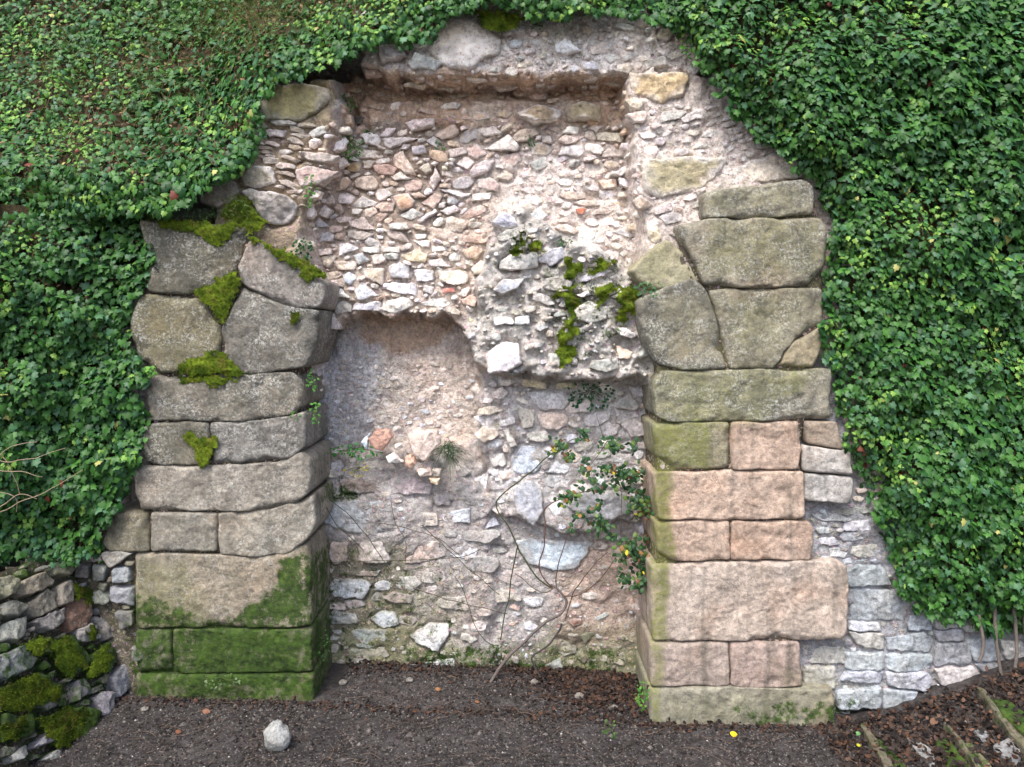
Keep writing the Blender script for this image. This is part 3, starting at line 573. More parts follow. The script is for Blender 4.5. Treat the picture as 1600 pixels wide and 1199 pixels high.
STN += pack([(488,200),(990,195),(985,320),(930,260),(800,260),(760,330),(745,400),(740,490),(490,490),(480,330)], [(34,52,14,24,1500),(20,34,9,17,3000),(11,20,6,11,5200),(6,11,4,7,5000)], PALU, (-34,24), (.022,.055), 1.6, .3)
STN += pack([(840,195),(1000,195),(1000,330),(990,420),(900,380),(800,300)], [(24,44,9,18,60),(10,22,5,12,300),(5,10,3,6,420)], PALU, (-25,25), (.006,.022), 2.5, .5)
STN += pack([(520,20),(1080,30),(1100,115),(990,118),(600,118)], [(20,40,12,22,70),(10,20,6,12,280),(5,9,4,6,600)], PALG+PALU[:4], (-30,20), (.01,.04), 2.5, .3)
STN += pack([(404,185),(525,195),(520,260),(480,340),(440,300),(405,260)], [(24,46,6,11,900),(10,24,4,8,1800)], [(178,160,146), (166,148,130), (190,174,162), (152,136,118)], (-4,22), (.02,.05), 1.5, .3, (0,.05,.1))
STN += pack([(540,118),(985,118),(985,190),(700,195),(530,195)], [(20,40,8,16,60),(8,18,5,9,260)], [(196,168,142), (180,150,124), (206,186,166)], (-10,10), (.004,.015), 3, .5)
STN += pack([(765,345),(822,322),(880,372),(960,400),(1000,450),(1012,540),(1020,588),(770,585),(730,540),(745,440)], [(30,60,14,26,60),(14,26,8,14,110),(6,13,4,8,420)], PALG, (-24,14), (.02,.06), 1.8, .3, (0,.06,.5))
STN += pack([(750,595),(1015,598),(1018,820),(900,800),(770,800)], [(26,48,14,26,300),(12,26,8,15,420),(6,12,4,8,700)], PALM, (-20,20), (.012,.04), 2, .4)
STN += pack([(985,165),(1180,165),(1250,250),(1110,290),(1100,330),(1050,380),(1010,330)], [(26,50,10,20,60),(12,26,6,12,320),(6,12,4,7,400)], [PINK, (206,196,190), (190,182,176), (176,170,166)], (-28,6), (.008,.028), 2.5, .4, (0,0,.15))
STN += pack([(500,700),(770,740),(765,860),(860,900),(690,1050),(505,1050)], [(46,84,20,32,240),(24,44,12,20,200),(8,16,5,9,420)], PALL, (-5,5), (.006,.022), 3, .7, (0,.06,.1))
STN += pack([(760,800),(1015,800),(1015,1040),(760,1040)], [(20,44,10,22,30),(8,20,5,11,200),(4,8,3,5,500)], PALL+[ROSE], (-16,16), (.004,.02), 3, .5)
STN += pack([(500,560),(745,560),(740,680),(500,690)], [(8,18,5,9,160),(4,9,3,6,400)], PALL, (-20,20), (.002,.010), 3, .5)
STN += pack([(476,505),(520,505),(506,700),(500,1040),(484,1040)], [(12,24,8,16,300)], PALL, (-10,10), (.01,.03), 2, .5)
STN.sort(key=lambda s: -area(s['poly']))
def carve(stones):
    px_, py_ = proj(np.stack([XX.ravel(), YY.ravel(), ZZ.ravel()], 1)); px_ = px_.reshape(XX.shape); py_ = py_.reshape(XX.shape); add = np.zeros(XX.shape)
    for s_ in stones:
        if area(s_['poly']) < 130: continue
        P = np.asarray(s_['poly']); m_ = (px_ > P[:, 0].min()-8) & (px_ < P[:, 0].max()+8) & (py_ > P[:, 1].min()-8) & (py_ < P[:, 1].max()+8)
        if not m_.any(): continue
        q = psd(px_[m_], py_[m_], s_['poly']); k_ = R.choice([0, .6, 1, 1.3])*.017; add[m_] = np.maximum(add[m_], k_*np.exp(-((q+1.5)/3.2)**2))
    YY[:] = YY+add*(.55+.45*np.sign(fbm(np.stack([XX.ravel(), XX.ravel()*0, ZZ.ravel()], 1), 8, 2, 5)).reshape(XX.shape))
carve(STN)
wall = thing('ruined_wall', (0, .6, 0), 'broken rubble wall of pale loose stones and mortar filling the recess between the piers', 'ruined wall')
# mortar colour by zone
x = XX.ravel(); y = YY.ravel(); z = ZZ.ravel(); V = np.stack([x, y, z], 1); px, py = proj(V)
jx = px+fbm(V, 5, 3, 61)*14; jy = py+fbm(V, 5, 3, 71)*12
C = np.tile(lin((182,178,176)), (len(V), 1))
for poly, cc, so_ in [
 ([(380,180),(1010,180),(1010,620),(380,620)], (200,182,166), 40), ([(480,190),(720,200),(700,360),(480,360)], (172,152,134), 60),
 ([(770,240),(1000,220),(1000,400),(900,400),(780,330)], (226,212,202), 30), ([(540,110),(990,110),(990,190),(540,200)], (206,172,142), 12), ([(740,150),(900,150),(900,190),(740,190)], (218,194,172), 20),
 ([(500,-200),(1120,-200),(1110,112),(560,112)], (226,216,208), 14), ([(470,500),(735,495),(752,600),(748,700),(470,720)], (192,180,170), 20),
 ([(490,530),(590,540),(590,700),(490,700)], (186,186,190), 30), ([(560,495),(700,498),(690,545),(560,545)], (186,156,130), 14), ([(640,560),(760,560),(760,720),(640,700)], (206,188,174), 30),
 ([(330,100),(525,112),(528,200),(480,330),(470,620),(330,620)], (160,140,112), 20), ([(985,105),(1400,105),(1400,640),(1015,590),(1000,330)], (212,198,188), 14),
 ([(768,345),(820,318),(880,368),(950,392),(1000,430),(1012,530),(1030,594),(770,588),(722,520),(745,440)], (192,188,180), 14), ([(745,595),(1030,595),(1030,800),(765,800)], (200,196,194), 20),
 ([(860,860),(1020,860),(1020,1010),(860,1000)], (190,166,150), 40), ([(610,880),(760,880),(760,1010),(640,1010)], (166,158,150), 30),
 ([(490,840),(640,850),(650,1000),(600,1040),(490,1040)], (128,124,106), 26), ([(490,1005),(1020,1010),(1020,1060),(490,1060)], (128,130,104), 30),
 ([(1240,560),(2000,560),(2000,1200),(1240,1200)], (150,152,158), 8)]:
    k = smo(psd(jx, jy, poly)/so_+.5)[:, None]; C = C*(1-k)+lin(wash(cc, .18, 1.05))*k
n, m = XX.shape; i = (np.arange(n-1)[:, None]*m+np.arange(m-1)[None]).ravel(); Q = np.stack([i, i+1, i+m+1, i+m], 1)
MK = msk_at(V, (0, 0, .06)); vx = x[Q].mean(1)
split = 1.86
def sub(acc, keep):
    u = np.unique(Q[keep]); mp = -np.ones(len(V), int); mp[u] = np.arange(len(u)); acc.add(V[u], mp[Q[keep]], None, C[u], MK[u]); return acc
xz_low = (vx > split) & (z[Q].mean(1) < 2.2)
pxm, pym = px[Q].mean(1), py[Q].mean(1); hid = (psd(pxm, pym, IVY_U) > 22) | ((pxm < 330) & (pym < 330) & (pxm < 240))
sub(Acc(), ~xz_low & (vx < 3.2) & ~hid).build('mortar_bed', M_MOR, wall)
rest = Acc()
for k, s in enumerate(STN):
    s['H'] = s['H']*(.5 if np.mean([p_[1] for p_ in s['poly']]) > 690 else 1)
    if k < 99:
        o = stone(Acc(), s['poly'], SW, s['H'], .07, s['col'], s['msk'], flat=s['flat']).build('stone', M_RUB, wall)
    else: stone(rest, s['poly'], SW, s['H'], .05, s['col'], s['msk'], flat=s['flat'], jit=.08)
tag(rest.build('small_stones', M_RUB, wall), None, None, kind='stuff')
# ------------------------------------------------------------ flank wall right of the right pier
A10 = lambda *p: crop(1000, 820, 2.667, p)
FT = [A10((662,502),(850,502),(850,573),(700,573)), A10((680,585),(815,590),(808,680),(682,680)), A10((853,527),(1010,527),(1010,598),(850,598)), A10((860,603),(1010,603),(1005,658),(830,650)),
 A10((1018,470),(1180,442),(1220,480),(1200,525),(1020,520)), A10((1016,535),(1210,535),(1205,598),(1100,608),(1015,595)), A10((1022,612),(1190,612),(1220,650),(1180,688),(1030,668)),
 A10((1222,442),(1330,430),(1345,470),(1240,485)), A10((1232,492),(1370,490),(1380,575),(1215,585)), A10((818,690),(998,670),(998,758),(820,768)), A10((818,780),(930,775),(930,835),(820,850)),
 A10((870,262),(1060,272),(1108,370),(1098,400),(870,392)), A10((868,402),(1000,410),(1000,442),(868,440)), A10((868,447),(1015,452),(1015,518),(900,498)), A10((1005,682),(1150,690),(1140,755),(1010,765)),
 A10((1212,595),(1380,585),(1440,640),(1330,680),(1235,660)), A10((1350,480),(1470,470),(1500,560),(1390,570)), A10((1160,695),(1300,680),(1230,730),(1150,740)), A10((1390,580),(1490,575),(1500,640),(1440,630)),
 A10((1115,372),(1200,380),(1210,432),(1115,438)), A10((1215,385),(1310,395),(1320,425),(1220,432)), A10((1500,480),(1600,480),(1620,560),(1515,560)), A10((1510,570),(1620,570),(1600,640),(1520,640)),
 A10((720,215),(860,190),(900,160),(1010,170),(1045,250),(870,252))]
L_FLANK[0] = True
fl = thing('flank_wall', (2.6, .1, 0), 'low coursed wall of bluish white weathered stone between the right pier and the ivy', 'stone wall')
sub(Acc(), xz_low | (vx >= 3.2)).build('mortar_bed', M_MOR, fl)
for p in FT: occupy(p)
carve([dict(poly=p) for p in FT])
FS = [dict(poly=p, col=R.choice([(168,174,184),(156,164,176),(184,190,198),(166,164,160),(150,156,164)]), H=R.uniform(.03, .05), flat=.7, msk=(0, .03, .45)) for p in FT]
FS += pack([(1262,795),(1335,795),(1375,880),(1410,960),(1325,965),(1325,880),(1272,875)], [(40,70,12,20,400),(20,40,8,14,700),(10,20,5,9,900)], [(170,172,178),(158,162,168),(182,186,192),(162,158,154)], (-5,5), (.012,.03), 1.6, .6, (0,.02,.4), .7)
FS += pack([(1310,600),(1400,600),(1420,800),(1340,790)], [(30,50,14,24,200),(14,26,8,12,300)], [(190,176,164)], (-5,5), (.012,.03), 1.6, .6, (0,.02,.4), .7)
FS += pack([(1255,1000),(1700,960),(1700,1060),(1500,1090),(1300,1140)], [(30,60,14,24,500),(14,26,8,14,700),(7,12,4,7,900)], [(176,174,172),(160,160,156),(186,186,190)], (-6,6), (.01,.03), 1.8, .6, (0,.08,.4), .7)
for s in FS: s['a'] = area(s['poly'])
FS.sort(key=lambda s: -s['a']); rest = Acc()
for k, s in enumerate(FS):
    if k < 90: stone(Acc(), s['poly'], SW, s['H'], .07, s['col'], s['msk'], flat=s['flat'], jit=.035).build('stone', M_RUB, fl)
    else: stone(rest, s['poly'], SW, s['H'], .05, s['col'], s['msk'], flat=s['flat'])
if rest.n: tag(rest.build('small_stones', M_RUB, fl), None, None, kind='stuff')
# ------------------------------------------------------------ dry stone retaining wall, bottom left
B1 = lambda *p: crop(0, 780, 2.857, p)
RG, RL = (150,146,132), (176,176,172)
RT = [(B1((0,350),(50,340),(75,370),(60,430),(0,450),(-60,440),(-50,360)),(178,172,142),0),(B1((65,420),(100,360),(200,330),(240,370),(170,420),(100,440)),(176,164,132),0),(B1((200,300),(270,280),(325,320),(290,350),(230,340)),(172,156,130),0),
 (B1((110,470),(200,405),(240,420),(245,490),(150,540),(110,520)),(140,134,122),0),(B1((245,400),(300,360),(325,400),(300,470),(252,488)),(150,142,128),0),(B1((0,470),(60,455),(110,490),(70,530),(0,530)),RG,0),
 (B1((130,560),(200,520),(280,490),(270,560),(200,600)),(158,154,146),0),(B1((262,540),(300,450),(370,445),(395,500),(380,570),(300,605)),(150,112,92),0),(B1((0,560),(110,525),(100,600),(60,650),(0,640)),(160,158,146),0),
 (B1((410,490),(450,475),(530,500),(500,530),(420,510)),RL,0),(B1((410,530),(490,530),(510,620),(470,640)),(184,182,178),0),(B1((500,600),(560,620),(590,690),(540,710),(510,650)),RL,0),
 (B1((480,810),(550,720),(590,730),(590,840),(520,890)),(164,166,170),0),(B1((400,890),(450,860),(500,870),(490,940),(450,980),(420,930)),(170,170,176),0),(B1((500,940),(600,850),(610,880),(540,960),(490,990)),(160,164,170),0),
 (B1((320,590),(390,560),(400,640),(330,650)),(168,164,156),.2),(B1((230,640),(310,610),(370,700),(390,750),(320,800),(250,760)),RG,.95),(B1((80,650),(220,620),(230,690),(130,710)),RG,.9),
 (B1((400,700),(470,645),(510,700),(480,780),(390,800)),RG,.8),(B1((0,700),(90,660),(150,715),(120,760),(0,820),(-60,800),(-60,720)),(146,148,146),0),(B1((0,850),(150,780),(270,850),(250,900),(60,960)),RG,.95),
 (B1((150,930),(240,870),(250,920),(190,950)),(140,136,140),.1),(B1((150,980),(330,930),(440,960),(380,1060),(260,1120)),RG,.9),(B1((320,820),(370,800),(380,870),(330,910)),(150,146,148),.1),
 (B1((130,1110),(250,1000),(270,1040),(230,1080),(150,1120)),(166,166,168),.1),(B1((40,1150),(110,1100),(100,1150),(50,1180)),RL,.1),(B1((180,1170),(220,1130),(270,1150),(240,1197)),RL,.1),
 (B1((0,970),(140,965),(130,1060),(0,1090)),RG,.8)]
RC = [(B1((420,290),(480,300),(470,360),(420,360)),(150,150,150),.1),(B1((510,300),(580,300),(590,370),(510,370)),(160,162,168),0),(B1((500,390),(600,390),(600,480),(500,450)),(166,168,172),0),(B1((455,240),(520,230),(600,245),(500,300)),(164,162,158),0),
 (B1((330,280),(400,290),(400,350),(340,350)),(140,130,122),.1),(B1((590,660),(640,680),(670,720),(600,720)),(160,160,150),.1),(B1((520,500),(598,500),(598,560),(540,580)),(160,160,156),.2)]
rw = thing('retaining_wall', (-2.5, -.6, .05), 'mossy dry stone retaining wall in the bottom left corner below the ivy', 'dry stone wall')
for p, c, mm in RT+RC: occupy(p)
zone = [(-120,905),(0,895),(60,878),(110,878),(135,900),(150,940),(170,980),(212,1040),(206,1110),(120,1199),(-120,1199)]
RS = pack(zone, [(34,60,20,34,500),(16,34,10,20,900),(8,16,6,10,900)], [RG, (140,136,124), RL], (-40,-10), (.02,.05), 1.8, .4, (.35,.1,.2))
RCS = pack([(118,870),(210,862),(212,1000),(165,960),(140,910)], [(20,36,14,24,300),(10,20,8,14,500)], [RG, RL], (-10,10), (.02,.04), 1.8, .5, (.15,.1,.3))
# core: the battered plane set back and the frontal return
def sheet(surf, poly, off, step, col, base):
    P = np.asarray(poly); X, Y, Q = grid(P[:, 0].min(), P[:, 0].max(), P[:, 1].min(), P[:, 1].max(), step)
    keep = (psd(X, Y, poly)[Q] > -step).all(1); W = surf.hit(X, Y)-surf.n*off; W += np.stack([fbm(W, 20, 3, j) for j in range(3)], 1)*.012
    return W, Q[keep], lin(col), msk_at(W, base)
a = Acc(); W, Q_, c_, m_ = sheet(SR, [(-200,915),(0,895),(60,875),(120,875),(152,940),(220,1050),(212,1110),(60,1300),(-200,1300)], .035, 7, (84,76,64), (.35,.1,.1)); a.add(W, Q_, None, c_, m_)
W, Q_, c_, m_ = sheet(SRc, [(110,850),(240,850),(240,1120),(200,1100),(150,960),(110,900)], -.0+.03, 6, (110,102,90), (.2,.1,.1)); a.add(W, Q_, None, c_, m_)
a.build('wall_core', M_MOR, rw)
small = Acc()
for p, c, mm in RT: stone(Acc(), p, SR, .05, .08, c, (mm, .05, .35), jit=.04, flat=.5).build('stone', M_RUB, rw)
for p, c, mm in RC: stone(Acc(), p, SRc, .04, .06, c, (mm, .05, .3), jit=.04, flat=.6).build('stone', M_RUB, rw)
for s in RS: stone(small, s['poly'], SR, s['H'], .06, s['col'], (R.choice([0, .3, .7]), .1, .3))
for s in RCS: stone(small, s['poly'], SRc, s['H'], .06, s['col'], s['msk'])
tag(small.build('small_stones', M_RUB, rw), None, None, kind='stuff')
# top coping earth joining retaining wall to the ivy bank
# ------------------------------------------------------------ loose stones
def loose(poly, surf, col, label, H=.05, emb=.03, sink=-.01, msk=(0, 0, .3), cat='stone', nm='loose_stone', group=None, flat=.2):
    o = stone(Acc(), poly, surf, H, emb, col, msk, jit=.07, flat=flat, sink=sink, res=.008).build(nm, M_RUB); return tag(o, label, cat, group)
LD = Face(.43); G_L = 'loose stones piled on the ledge of the recess'
loose(A5((470,500),(520,440),(600,450),(620,490),(560,580),(480,560)), LD, (196,140,120), 'brick red chunk of rubble, leftmost big piece on the ledge heap', .05, group=G_L)
loose(A5((420,520),(470,470),(455,570)), LD, (196,206,218), 'small bluish sliver of stone left of the red chunk', .03, group=G_L)
loose(A5((700,480),(760,440),(900,450),(922,515),(820,640),(750,590)), LD, (212,186,176), 'large triangular pink and white stone pointing down on the ledge', .08, group=G_L)
loose(A5((620,540),(670,530),(690,560),(640,575)), LD, (224,214,202), 'small cream stone above the white one, between the two big chunks', .035, group=G_L)
loose(A5((570,615),(620,590),(680,650),(590,655)), LD, (228,226,222), 'white stone wedged under the red chunk', .04, group=G_L)
loose(A5((690,620),(730,600),(770,650),(730,695),(690,680)), LD, (194,150,126), 'brown pink stone below the tip of the triangular one', .045, group=G_L)
loose(A5((760,690),(850,680),(860,730),(790,735)), LD, (226,208,184), 'cream block at the lower edge of the heap', .04, group=G_L)
loose(A5((865,690),(920,690),(912,735),(870,735)), LD, (214,200,186), 'small squarish stone right of the cream block', .035, group=G_L)
loose(A5((840,750),(910,752),(900,785),(850,780)), LD, (222,196,156), 'lowest yellowish chip of the heap', .03, group=G_L)
def boulder(px, py, rx, ry, rz, col, label, surf=SG):
    p = surf.hit([px], [py])[0]; u = np.linspace(0, math.pi, 20); v = np.linspace(0, 2*math.pi, 33)[:-1]; U, W_ = np.meshgrid(u, v, indexing='ij')
    S = np.stack([np.sin(U)*np.cos(W_), np.sin(U)*np.sin(W_), np.cos(U)], -1).reshape(-1, 3)
    pl = NR.normal(size=(16, 3)); pl /= np.linalg.norm(pl, axis=1)[:, None]; k = np.max(S@pl.T, 1); S = S/np.maximum(1, k/.88)[:, None]
    V = S*(rx, ry, rz)*(1+.09*fbm(S, 2.5, 4, 4))[:, None]
    V[(S[:, 0] > .3) & (S[:, 2] > .55)] *= .82
    V = V+p+(0, 0, rz*.72); n = 32; i = np.arange(19)[:, None]*n; j = np.arange(n)[None]; Q = np.stack([i+j, i+(j+1) % n, i+n+(j+1) % n, i+n+j], -1).reshape(-1, 4)
    return tag(Acc().add(V, Q, None, lin(col), (0, 0, .25)).build('loose_stone', M_RUB), label, 'stone')
boulder(433, 1168, .078, .07, .082, (150,152,150), 'single pale rounded stone lying on the dirt in front of the left pier')
# ------------------------------------------------------------ moss cushions
def moss(poly, surf, label, th=.03, off=0., dark=0, n_tuft=1.0):
    P = np.asarray(poly); st = 2.2; X, Y, Q = grid(P[:, 0].min()-2, P[:, 0].max()+2, P[:, 1].min()-2, P[:, 1].max()+2, st)
    XY = np.stack([X/12, Y/12, X*0], 1); rg = 1.9 if surf is SW else 1.0; jx = X+fbm(XY, 1, 5, 3)*5*rg; jy = Y+fbm(XY, 1, 5, 13)*5*rg
    q = psd(jx, jy, poly); keep = (q[Q] > -st).any(1) & (q[Q] > -st*2).all(1); W = surf.hit(X, Y)+surf.n*off
    q = q+fbm(np.stack([X/5, Y/5, X*0], 1), 1, 3, 29)*3.0+.6; keep = (q[Q] > -.8).all(1)
    lum = fbm(W, 38, 3, 9); h = th*.42*smo(q/14)*(.8+.5*lum)+.003-.014*smo(.25-q/8)-.012*(fbm(W, 24, 3, 19) > .75)
    W = W+surf.n*h[:, None]+np.array([0, 0, 1])*(h*.25)[:, None]+np.stack([fbm(W, 90, 2, k) for k in range(3)], 1)*.004
    t = (fbm(W, 16, 3, 50)[:, None]*.6+.5).clip(0, 1); br = (fbm(W, 30, 2, 70)[:, None]-.25).clip(0, .6); c = lin((58, 78, 22))*(1-t)+lin((110, 128, 38))*t; c = c*(1-br)+lin((104, 92, 48))*br
    if dark: c = c*.6
    u = np.unique(Q[keep]); mp = -np.ones(len(W), int); mp[u] = np.arange(len(u)); a = Acc().add(W[u], mp[Q[keep]], None, c[u])
    ok = np.where(q > -1)[0]; m_ = int(len(ok)*2.2*n_tuft); k = NR.choice(ok, m_); B = W[k]+NR.normal(size=(m_, 3))*.004
    d = surf.n*.6+NR.normal(size=(m_, 3))*.55+np.array([0, 0, .25]); d /= np.linalg.norm(d, axis=1)[:, None]; s = NR.normal(size=(m_, 3)); s -= (s*d).sum(1)[:, None]*d; s /= np.linalg.norm(s, axis=1)[:, None]
    ln = NR.uniform(.006, .013, m_)[:, None]; VV = np.stack([B-s*.0022, B+s*.0022, B+d*ln], 1).reshape(-1, 3)
    a.add(VV, None, np.arange(m_*3).reshape(-1, 3), np.repeat(c[k]*NR.uniform(.7, 1.5, (m_, 1)), 3, 0))
    return tag(a.build('moss_cushion', M_MOSS), label, 'moss', 'moss cushions on the old masonry')
K5 = lambda *p: crop(160, 300, 3.9975, p)
K2 = lambda *p: crop(160, 560, 3.9975, p)
FM = Face(-.012)
moss(K5((255,172),(400,168),(560,185),(750,200),(880,192),(990,190),(1000,240),(905,262),(870,222),(800,262),(780,300),(710,348),(640,302),(560,250),(500,275),(460,240),(400,245),(330,190)), FM, 'bright moss fringe hanging over the top of the left pier', .04)
moss(K5((740,120),(800,50),(860,10),(900,30),(940,80),(1030,200),(980,225),(860,195),(740,175)), Face(.06), 'domed yellow green moss mound above the left pier beside the grey boulder', .09)
moss(K5((560,622),(720,540),(830,500),(862,580),(820,660),(740,835),(650,705),(600,655)), FM, 'wedge of moss in the triangular gap between three upper blocks of the left pier', .035)
moss(K5((480,1062),(560,1050),(690,1000),(700,1010),(750,1010),(830,1090),(915,1132),(840,1150),(700,1145),(480,1130)), FM, 'moss along the joint under the two widest blocks of the left pier', .035)
moss(K2((470,100),(910,108),(760,150),(690,185),(620,130),(500,160)), Face(.0), 'moss hanging below that joint onto the next block', .03)
moss(K2((508,472),(560,465),(650,490),(710,490),(716,560),(660,620),(655,680),(620,688),(580,640),(570,580)), FM, 'heart shaped moss patch over a vertical joint halfway up the left pier', .03)
moss(K5((905,290),(980,298),(1200,395),(1392,500),(1392,555),(1285,560),(1110,425),(1000,350)), Face(-.02), 'smooth moss strip on the sloping top of the leaning arch stone', .03)
moss(K5((1170,750),(1250,740),(1250,800),(1190,860)), FM, 'small dark moss smear near the right corner of the left pier', .012, dark=1)
moss(A2((730,440),(760,420),(830,430),(870,490),(960,430),(1040,420),(1040,470),(820,530),(800,570),(740,540)), SW, 'topmost moss patch on the projecting lump of masonry, above a white stone', .03, .05)
moss(A2((640,620),(700,580),(830,590),(800,650),(830,700),(790,830),(830,880),(790,940),(790,1040),(720,1100),(690,1060),(700,980),(680,900),(750,850),(740,720),(680,680)), SW, 'long trail of moss running down the middle of the projecting lump', .025, .05)
moss(A2((920,600),(1000,560),(1100,580),(1170,650),(1180,760),(1110,830),(1030,820),(1020,760),(1100,720),(1060,650),(1000,640),(960,730),(920,700)), SW, 'hook shaped moss patch at the right edge of the projecting lump', .03, .05)
moss(A2((390,395),(420,345),(500,370),(480,398)), SW, 'left one of two tiny moss tufts on the grey stone', .02, .07)
moss(A2((510,345),(560,320),(612,350),(580,378)), SW, 'right one of two tiny moss tufts on the grey stone', .02, .07)
moss(A2((450,240),(520,280),(500,335),(460,300)), SW, 'olive moss smear just above the two tiny tufts', .012, .05, 1)
moss(A3((985,55),(1100,45),(1250,70),(1240,108),(1130,152),(1045,132),(1040,100)), Face(.12), 'moss clump drooping over the broken crest of the wall at the top', .06)
for k, (p, l) in enumerate([(B1((230,640),(310,612),(370,700),(385,745),(320,795),(250,760)), 'round moss cap on the retaining wall, highest of the big ones'), (B1((80,650),(220,622),(228,690),(130,708)), 'moss cap left of the round one on the retaining wall'),
   (B1((405,700),(470,648),(508,700),(478,780),(392,798)), 'moss cap nearest the left pier on the retaining wall'), (B1((0,855),(150,782),(268,850),(250,898),(60,955),(0,940)), 'broad moss cushion at the left edge of the retaining wall'),
   (B1((160,985),(330,935),(438,962),(378,1058),(262,1115)), 'lowest big moss cushion on the retaining wall'), (B1((0,1010),(120,970),(130,1055),(20,1090),(0,1080)), 'moss cushion in the bottom left corner'), (B1((385,590),(420,565),(440,600),(410,640)), 'tiny moss dot between pale stones of the retaining wall'), (B1((330,380),(400,400),(420,460),(400,480),(345,430)), 'dark moss in the gap at the top end of the retaining wall')]):
    pp = Plane(SR.p+SR.n*.045, SR.n); moss(p, pp, l, .02, 0, .7 if k > 2 else 0, .8)
# ------------------------------------------------------------ leaves
def leafshape(kind):
    if kind == 'ivy':
        h = [(.0, .03), (.20, -.16), (.50, .02), (.36, .28), (.42, .52), (.20, .62), (0, 1.0)]
    else: h = [(0, 0), (.22, .15), (.34, .42), (.26, .72), (0, 1.0)]
    Rr = [(x, y) for x, y in h]; Lf = [(-x, y) for x, y in h[1:-1]][::-1]; O = Rr+Lf
    mid = [(0, .34), (0, .66)]
    V = [(x, y, -abs(x)*.28-.16*(y-.3)**2) for x, y in O]+[(0, .34, .03), (0, .66, .02)]
    n = len(O); c1, c2 = n, n+1; k = len(h)-1; T = []
    for i in range(n):
        j = (i+1) % n; ya = (O[i][1]+O[j][1])/2; T.append((i, j, c1 if ya < .5 else c2))
    up = [i for i in range(n) if abs(O[i][1]-.55) < .15]
    # bridge the two centre points
    r = next(i for i in range(n) if (O[i][1]+O[(i+1) % n][1])/2 >= .5); l = next(i for i in range(k, n) if (O[i][1]+O[(i+1) % n][1])/2 < .5)
    T += [(r, c2, c1), (l, c1, c2)]
    return np.array(V), np.array(T)
LV, LT = leafshape('ivy'); OV, OT = leafshape('ovate')
def put_leaves(acc, P, N_, T_, size, col, kind='ivy', curl=1.0):
    V0, T0 = (LV, LT) if kind == 'ivy' else (OV, OT); n = len(P)
    N_ = N_/np.linalg.norm(N_, axis=1)[:, None]; T_ = T_-(T_*N_).sum(1)[:, None]*N_; T_ /= np.linalg.norm(T_, axis=1)[:, None]+1e-9; S = np.cross(T_, N_)
    z = V0[:, 2]*curl; wx = NR.uniform(.85, 1.15, n)
    V = P[:, None]+size[:, None, None]*(S[:, None]*(V0[None, :, :1]*wx[:, None, None])+T_[:, None]*V0[None, :, 1:2]+N_[:, None]*z[None, :, None])
    k = len(V0); T = (T0[None]+np.arange(n)[:, None, None]*k).reshape(-1, 3)
    cc = np.repeat(col[:, None], k, 1)
    edge = np.ones(k); cc = cc*edge[None, :, None]
    acc.add(V.reshape(-1, 3), None, T, cc.reshape(-1, 3))
def ivy_mass(Df, poly, count, seed, holes=None, young=.5, flatup=0.):
    rs = np.random.RandomState(seed); P_ = np.asarray(poly, float); x0, y0 = P_.min(0); x1, y1 = P_.max(0)
    X = rs.uniform(x0, x1, count*3); Y = rs.uniform(y0, y1, count*3); q = psd(X, Y, poly); edge = vn(np.stack([X/13, Y/13, X*0], 1), seed)*9
    k = np.where(q > edge-2)[0]
    if holes is not None: k = k[rs.uniform(size=len(k)) > holes(X[k], Y[k])]
    k = k[:count]; X, Y = X[k], Y[k]; n = len(X)
    lay = rs.uniform(0, 1, n)**1.5; D = Df(X, Y)+lay*.10-.025
    P = pt(X, Y, D)
    e = 4.0; gx_ = (Df(X+e, Y)-Df(X-e, Y))/(2*e/F*5); gy_ = (Df(X, Y+e)-Df(X, Y-e))/(2*e/F*5)
    N_ = np.stack([gx_, -np.ones(n), -gy_], 1); N_ = N_/np.linalg.norm(N_, axis=1)[:, None]
    N_ = N_*np.array([1, 1, .75])+np.array([0, -.1, flatup])+rs.normal(size=(n, 3))*.36
    T_ = np.stack([rs.normal(size=n)*.55, -.35+rs.normal(size=n)*.2, np.full(n, -1.)], 1)
    cl = fbm(np.stack([X/42, Y/34, X*0], 1), 1, 2, seed+3); cl2 = fbm(np.stack([X/130, Y/110, X*0], 1), 1, 2, seed+5)
    yo = (cl+cl2*.5+rs.normal(size=n)*.35+young-.9 > .25) & (lay < .4)
    size = rs.uniform(.026, .058, n)*(1-.18*cl2); size[yo] *= .75
    t = rs.uniform(0, 1, (n, 1)); c = lin((30, 73, 31))*(1-t)+lin((74, 124, 50))*t
    b = rs.uniform(size=n) < .15; c[b] = lin((70, 114, 76))*rs.uniform(.75, 1.15, (b.sum(), 1))     # bluish waxy leaves
    t2 = rs.uniform(0, 1, (yo.sum(), 1)); c[yo] = lin((80, 132, 50))*(1-t2)+lin((132, 170, 72))*t2
    s = rs.uniform(size=n) < .004; c[s] = lin((170, 168, 96)); s = rs.uniform(size=n) < .0015; c[s] = lin((120, 62, 44))
    a = Acc(); put_leaves(a, P, N_, T_, size, c*rs.uniform(.8, 1.2, (n, 1)), 'ivy'); return a
